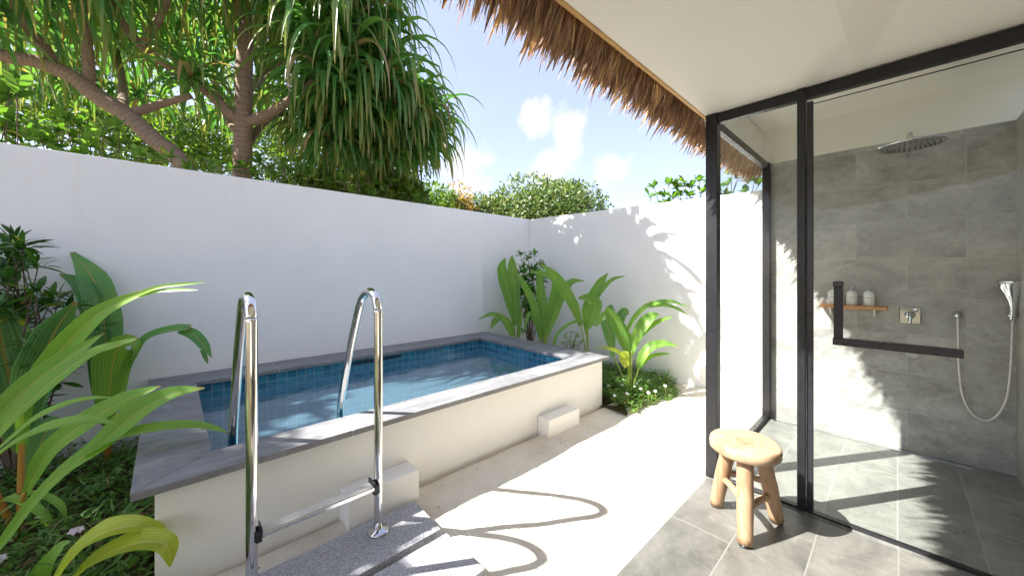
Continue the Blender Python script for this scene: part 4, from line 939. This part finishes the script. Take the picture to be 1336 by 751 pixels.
bush('round_bush', 'dense round green bush rising behind the corner of the garden walls', 'bush', at(716, 300, 8.2), (1.42, 1.3, 1.12), 17000, 'fol', .085, 13)
bush('low_bush', 'pale green low bush left of the round bush behind the wall', 'bush', at(640, 300, 8.0), (.75, .75, .75), 6500, 'fol', .08, 9)
bush('orange_bush', 'thin orange-brown bush behind the wall beside the screw pine tips', 'bush', at(598, 285, 7.2), (.42, .42, .6), 1700, 'folo', .07, 7)
bush('yellow_bush', 'yellow-green wispy bush showing through the screw pine leaf tips', 'bush', at(566, 275, 7.0), (.6, .6, .55), 3000, 'foly', .08, 7)
for px, py, lab in ((415, 246, 'low green foliage above the wall right of the upright trunk'), (500, 262, 'low green foliage above the wall under the hanging strap leaves')):
    bush('background_bush', lab, 'bush', at(px, py, 5.6), (.75, .5, .42), 3600, 'foly', .10, 7, 'low foliage just above the garden wall', W=.45)
for k, (px, py, d, r, n, lab) in enumerate(((20, 150, 6.5, 1.1, 3200, 'bright backlit foliage at the far left behind the slanting trunk'), (175, 190, 7.0, 1.1, 3600, 'bright backlit foliage under the slanting trunk'), (255, 200, 8.0, 1.3, 4200, 'yellow-green foliage between the two screw pine trunks'),
        (385, 190, 7.5, 1.0, 3000, 'broken yellow-green foliage right of the upright trunk'), (470, 215, 8.5, 1.4, 4200, 'shaded foliage behind the hanging strap leaves'), (90, 60, 8.0, 1.5, 3600, 'high green foliage far behind the left screw pine'), (270, 70, 9.0, 1.7, 4200, 'high green foliage far behind the upright screw pine'), (430, 90, 9.0, 1.5, 4200, 'high green foliage behind the right mass of strap leaves'))):
    bush('background_tree', lab, 'tree', at(px, py, d), (r * 1.15, r, r), n, 'foly' if k not in (4, 7) else 'fol', .13, 8, 'trees far behind the garden wall', W=.42)
# unseen heads, each added upsun of a spot that should lie in shade
shade = []
for q, h, L in (((-.05, 1.75, .2), 4.3, .8), ((.10, 1.45, .0), 5.3, .75), ((-.2, 2.0, .1), 5.4, .85), ((-.35, 2.65, .5), 5.2, .8), ((-.3, .9, 0), 5.6, .9), ((-.7, 2.0, 0), 5.6, .9), ((.05, 2.15, .5), 5.0, .55), ((-.55, 3.5, .9), 4.5, .75), ((-1.1, 2.2, .5), 5.3, .9), ((-.25, 1.15, .0), 4.9, .85), ((-.55, 2.3, .4), 4.5, .85), ((-.9, 3.0, .3), 4.6, .85), ((-.8, 1.7, 0), 4.8, .9), ((.0, .75, 0), 5.2, .8), ((-.1, 3.4, .3), 4.3, .7), ((-1.5, 2.5, .2), 4.4, .9)):
    shade.append((upsun(q, h), L, 60))
for q, h in ((at(222, 430, 2.52), 4.5), (at(60, 460, 1.9), 5.1), (at(10, 400, 2.1), 4.6)):
    shade.append((upsun(q, h), .55, 45))
shade_tree('unseen screw pine left of the others, added to shade the bed and ladder end', (-3.9, 5.3, -.3), shade)
# ------------------------------------------------------------------ camera, light, sky
cam = bpy.data.cameras.new('camera'); co = bpy.data.objects.new('camera', cam); C.objects.link(co); S.camera = co
co.location = (0, 0, CH); co.rotation_euler = (PI / 2, 0, TH - PI / 2)
cam.sensor_width = 36; cam.sensor_fit = 'HORIZONTAL'; cam.lens = F / 1336 * 36; cam.shift_y = -(375.5 - 356) / 1336; cam.clip_start = .02; cam.clip_end = 2000
sun = bpy.data.lights.new('sun', 'SUN'); so = bpy.data.objects.new('sun', sun); C.objects.link(so)
so.rotation_euler = SD.to_track_quat('Z', 'Y').to_euler(); sun.energy = 2.3; sun.angle = math.radians(.53); sun.color = (1.0, .965, .91)
w = bpy.data.worlds.new('World'); S.world = w; w.use_nodes = True; nt = w.node_tree; nt.nodes.clear()
def N(ty, **k):
    nd = nt.nodes.new(ty)
    for a_, v in k.items(): setattr(nd, a_, v)
    return nd
def Lk(a_, b_): nt.links.new(a_, b_)
sky = N('ShaderNodeTexSky', sky_type='NISHITA', sun_disc=False, sun_elevation=SUN_EL, sun_rotation=PI / 2 - SUN_AZ, altitude=0, air_density=1.0, dust_density=.8, ozone_density=1.0)
tc = N('ShaderNodeTexCoord')
def cloud_mask(px, py, rad, seed, sx=1.0):
    """a soft broken cloud about one direction of the sky"""
    v = (at(px, py, 1.0) - CAM).normalized()
    sb = N('ShaderNodeVectorMath', operation='SUBTRACT'); Lk(tc.outputs['Generated'], sb.inputs[0]); sb.inputs[1].default_value = v
    mp = N('ShaderNodeMapping'); Lk(sb.outputs[0], mp.inputs[0]); mp.inputs['Rotation'].default_value = (0, 0, -(TH - PI / 2)); mp.inputs['Scale'].default_value = (1 / sx, 1, 1)
    ln_ = N('ShaderNodeVectorMath', operation='LENGTH'); Lk(mp.outputs[0], ln_.inputs[0])
    nz = N('ShaderNodeTexNoise'); Lk(tc.outputs['Generated'], nz.inputs['Vector']); nz.inputs['Scale'].default_value = 9 + seed; nz.inputs['Detail'].default_value = 7; nz.inputs['Roughness'].default_value = .6; nz.inputs['Distortion'].default_value = .5
    a_ = N('ShaderNodeMath', operation='MULTIPLY_ADD'); Lk(ln_.outputs['Value'], a_.inputs[0]); a_.inputs[1].default_value = -1 / rad; a_.inputs[2].default_value = .62
    b_ = N('ShaderNodeMath', operation='MULTIPLY_ADD'); Lk(nz.outputs['Fac'], b_.inputs[0]); b_.inputs[1].default_value = 1.7; Lk(a_.outputs[0], b_.inputs[2])
    r = N('ShaderNodeMapRange'); Lk(b_.outputs[0], r.inputs[0]); r.inputs[1].default_value = .82; r.inputs[2].default_value = 1.25; return r.outputs[0]
acc_ = None
for args in ((700, 155, .07, 0), (738, 170, .09, 1.3), (738, 200, .09, 2.1), (715, 225, .09, 4), (797, 218, .075, 3, 1.4), (610, 215, .12, .5)):
    o_ = cloud_mask(*args)
    if acc_ is None: acc_ = o_
    else:
        mx = N('ShaderNodeMath', operation='MAXIMUM'); Lk(acc_, mx.inputs[0]); Lk(o_, mx.inputs[1]); acc_ = mx.outputs[0]
nz = N('ShaderNodeTexNoise'); mpw = N('ShaderNodeMapping'); Lk(tc.outputs['Generated'], mpw.inputs[0]); mpw.inputs['Scale'].default_value = (1, 1, 2.6); Lk(mpw.outputs[0], nz.inputs['Vector']); nz.inputs['Scale'].default_value = 3.2; nz.inputs['Detail'].default_value = 8; nz.inputs['Roughness'].default_value = .6
rw = N('ShaderNodeMapRange'); Lk(nz.outputs['Fac'], rw.inputs[0]); rw.inputs[1].default_value = .5; rw.inputs[2].default_value = .85; rw.inputs[4].default_value = .14
mx = N('ShaderNodeMath', operation='MAXIMUM'); Lk(acc_, mx.inputs[0]); Lk(rw.outputs[0], mx.inputs[1])
ml = N('ShaderNodeMath', operation='MULTIPLY'); Lk(mx.outputs[0], ml.inputs[0]); ml.inputs[1].default_value = .95
cm = N('ShaderNodeMix', data_type='RGBA'); Lk(ml.outputs[0], cm.inputs[0]); hz = N('ShaderNodeMix', data_type='RGBA'); hz.inputs[0].default_value = .62; Lk(sky.outputs[0], hz.inputs[6]); hz.inputs[7].default_value = (1.02, 1.24, 1.52, 1)   # thin bright haze whitens the blue
tn = N('ShaderNodeMix', data_type='RGBA', blend_type='MULTIPLY'); tn.inputs[0].default_value = 1; Lk(hz.outputs[2], tn.inputs[6]); tn.inputs[7].default_value = (.97, .86, .865, 1)
Lk(tn.outputs[2], cm.inputs[6]); cm.inputs[7].default_value = (1.85, 1.85, 1.87, 1)
bg = N('ShaderNodeBackground'); Lk(cm.outputs[2], bg.inputs[0]); bg.inputs[1].default_value = .078
wo = N('ShaderNodeOutputWorld'); Lk(bg.outputs[0], wo.inputs[0])
S.view_settings.view_transform = 'Standard'; S.view_settings.look = 'None'; S.view_settings.gamma = 1; S.view_settings.use_curve_mapping = False
S.view_settings.exposure = 3.0
S.render.engine = 'CYCLES'; S.cycles.max_bounces = 14; S.cycles.transparent_max_bounces = 24; S.cycles.diffuse_bounces = 6; S.cycles.glossy_bounces = 6; S.cycles.transmission_bounces = 8
S.cycles.use_denoising = True; S.cycles.sample_clamp_indirect = 8; S.cycles.caustics_reflective = False; S.cycles.caustics_refractive = False
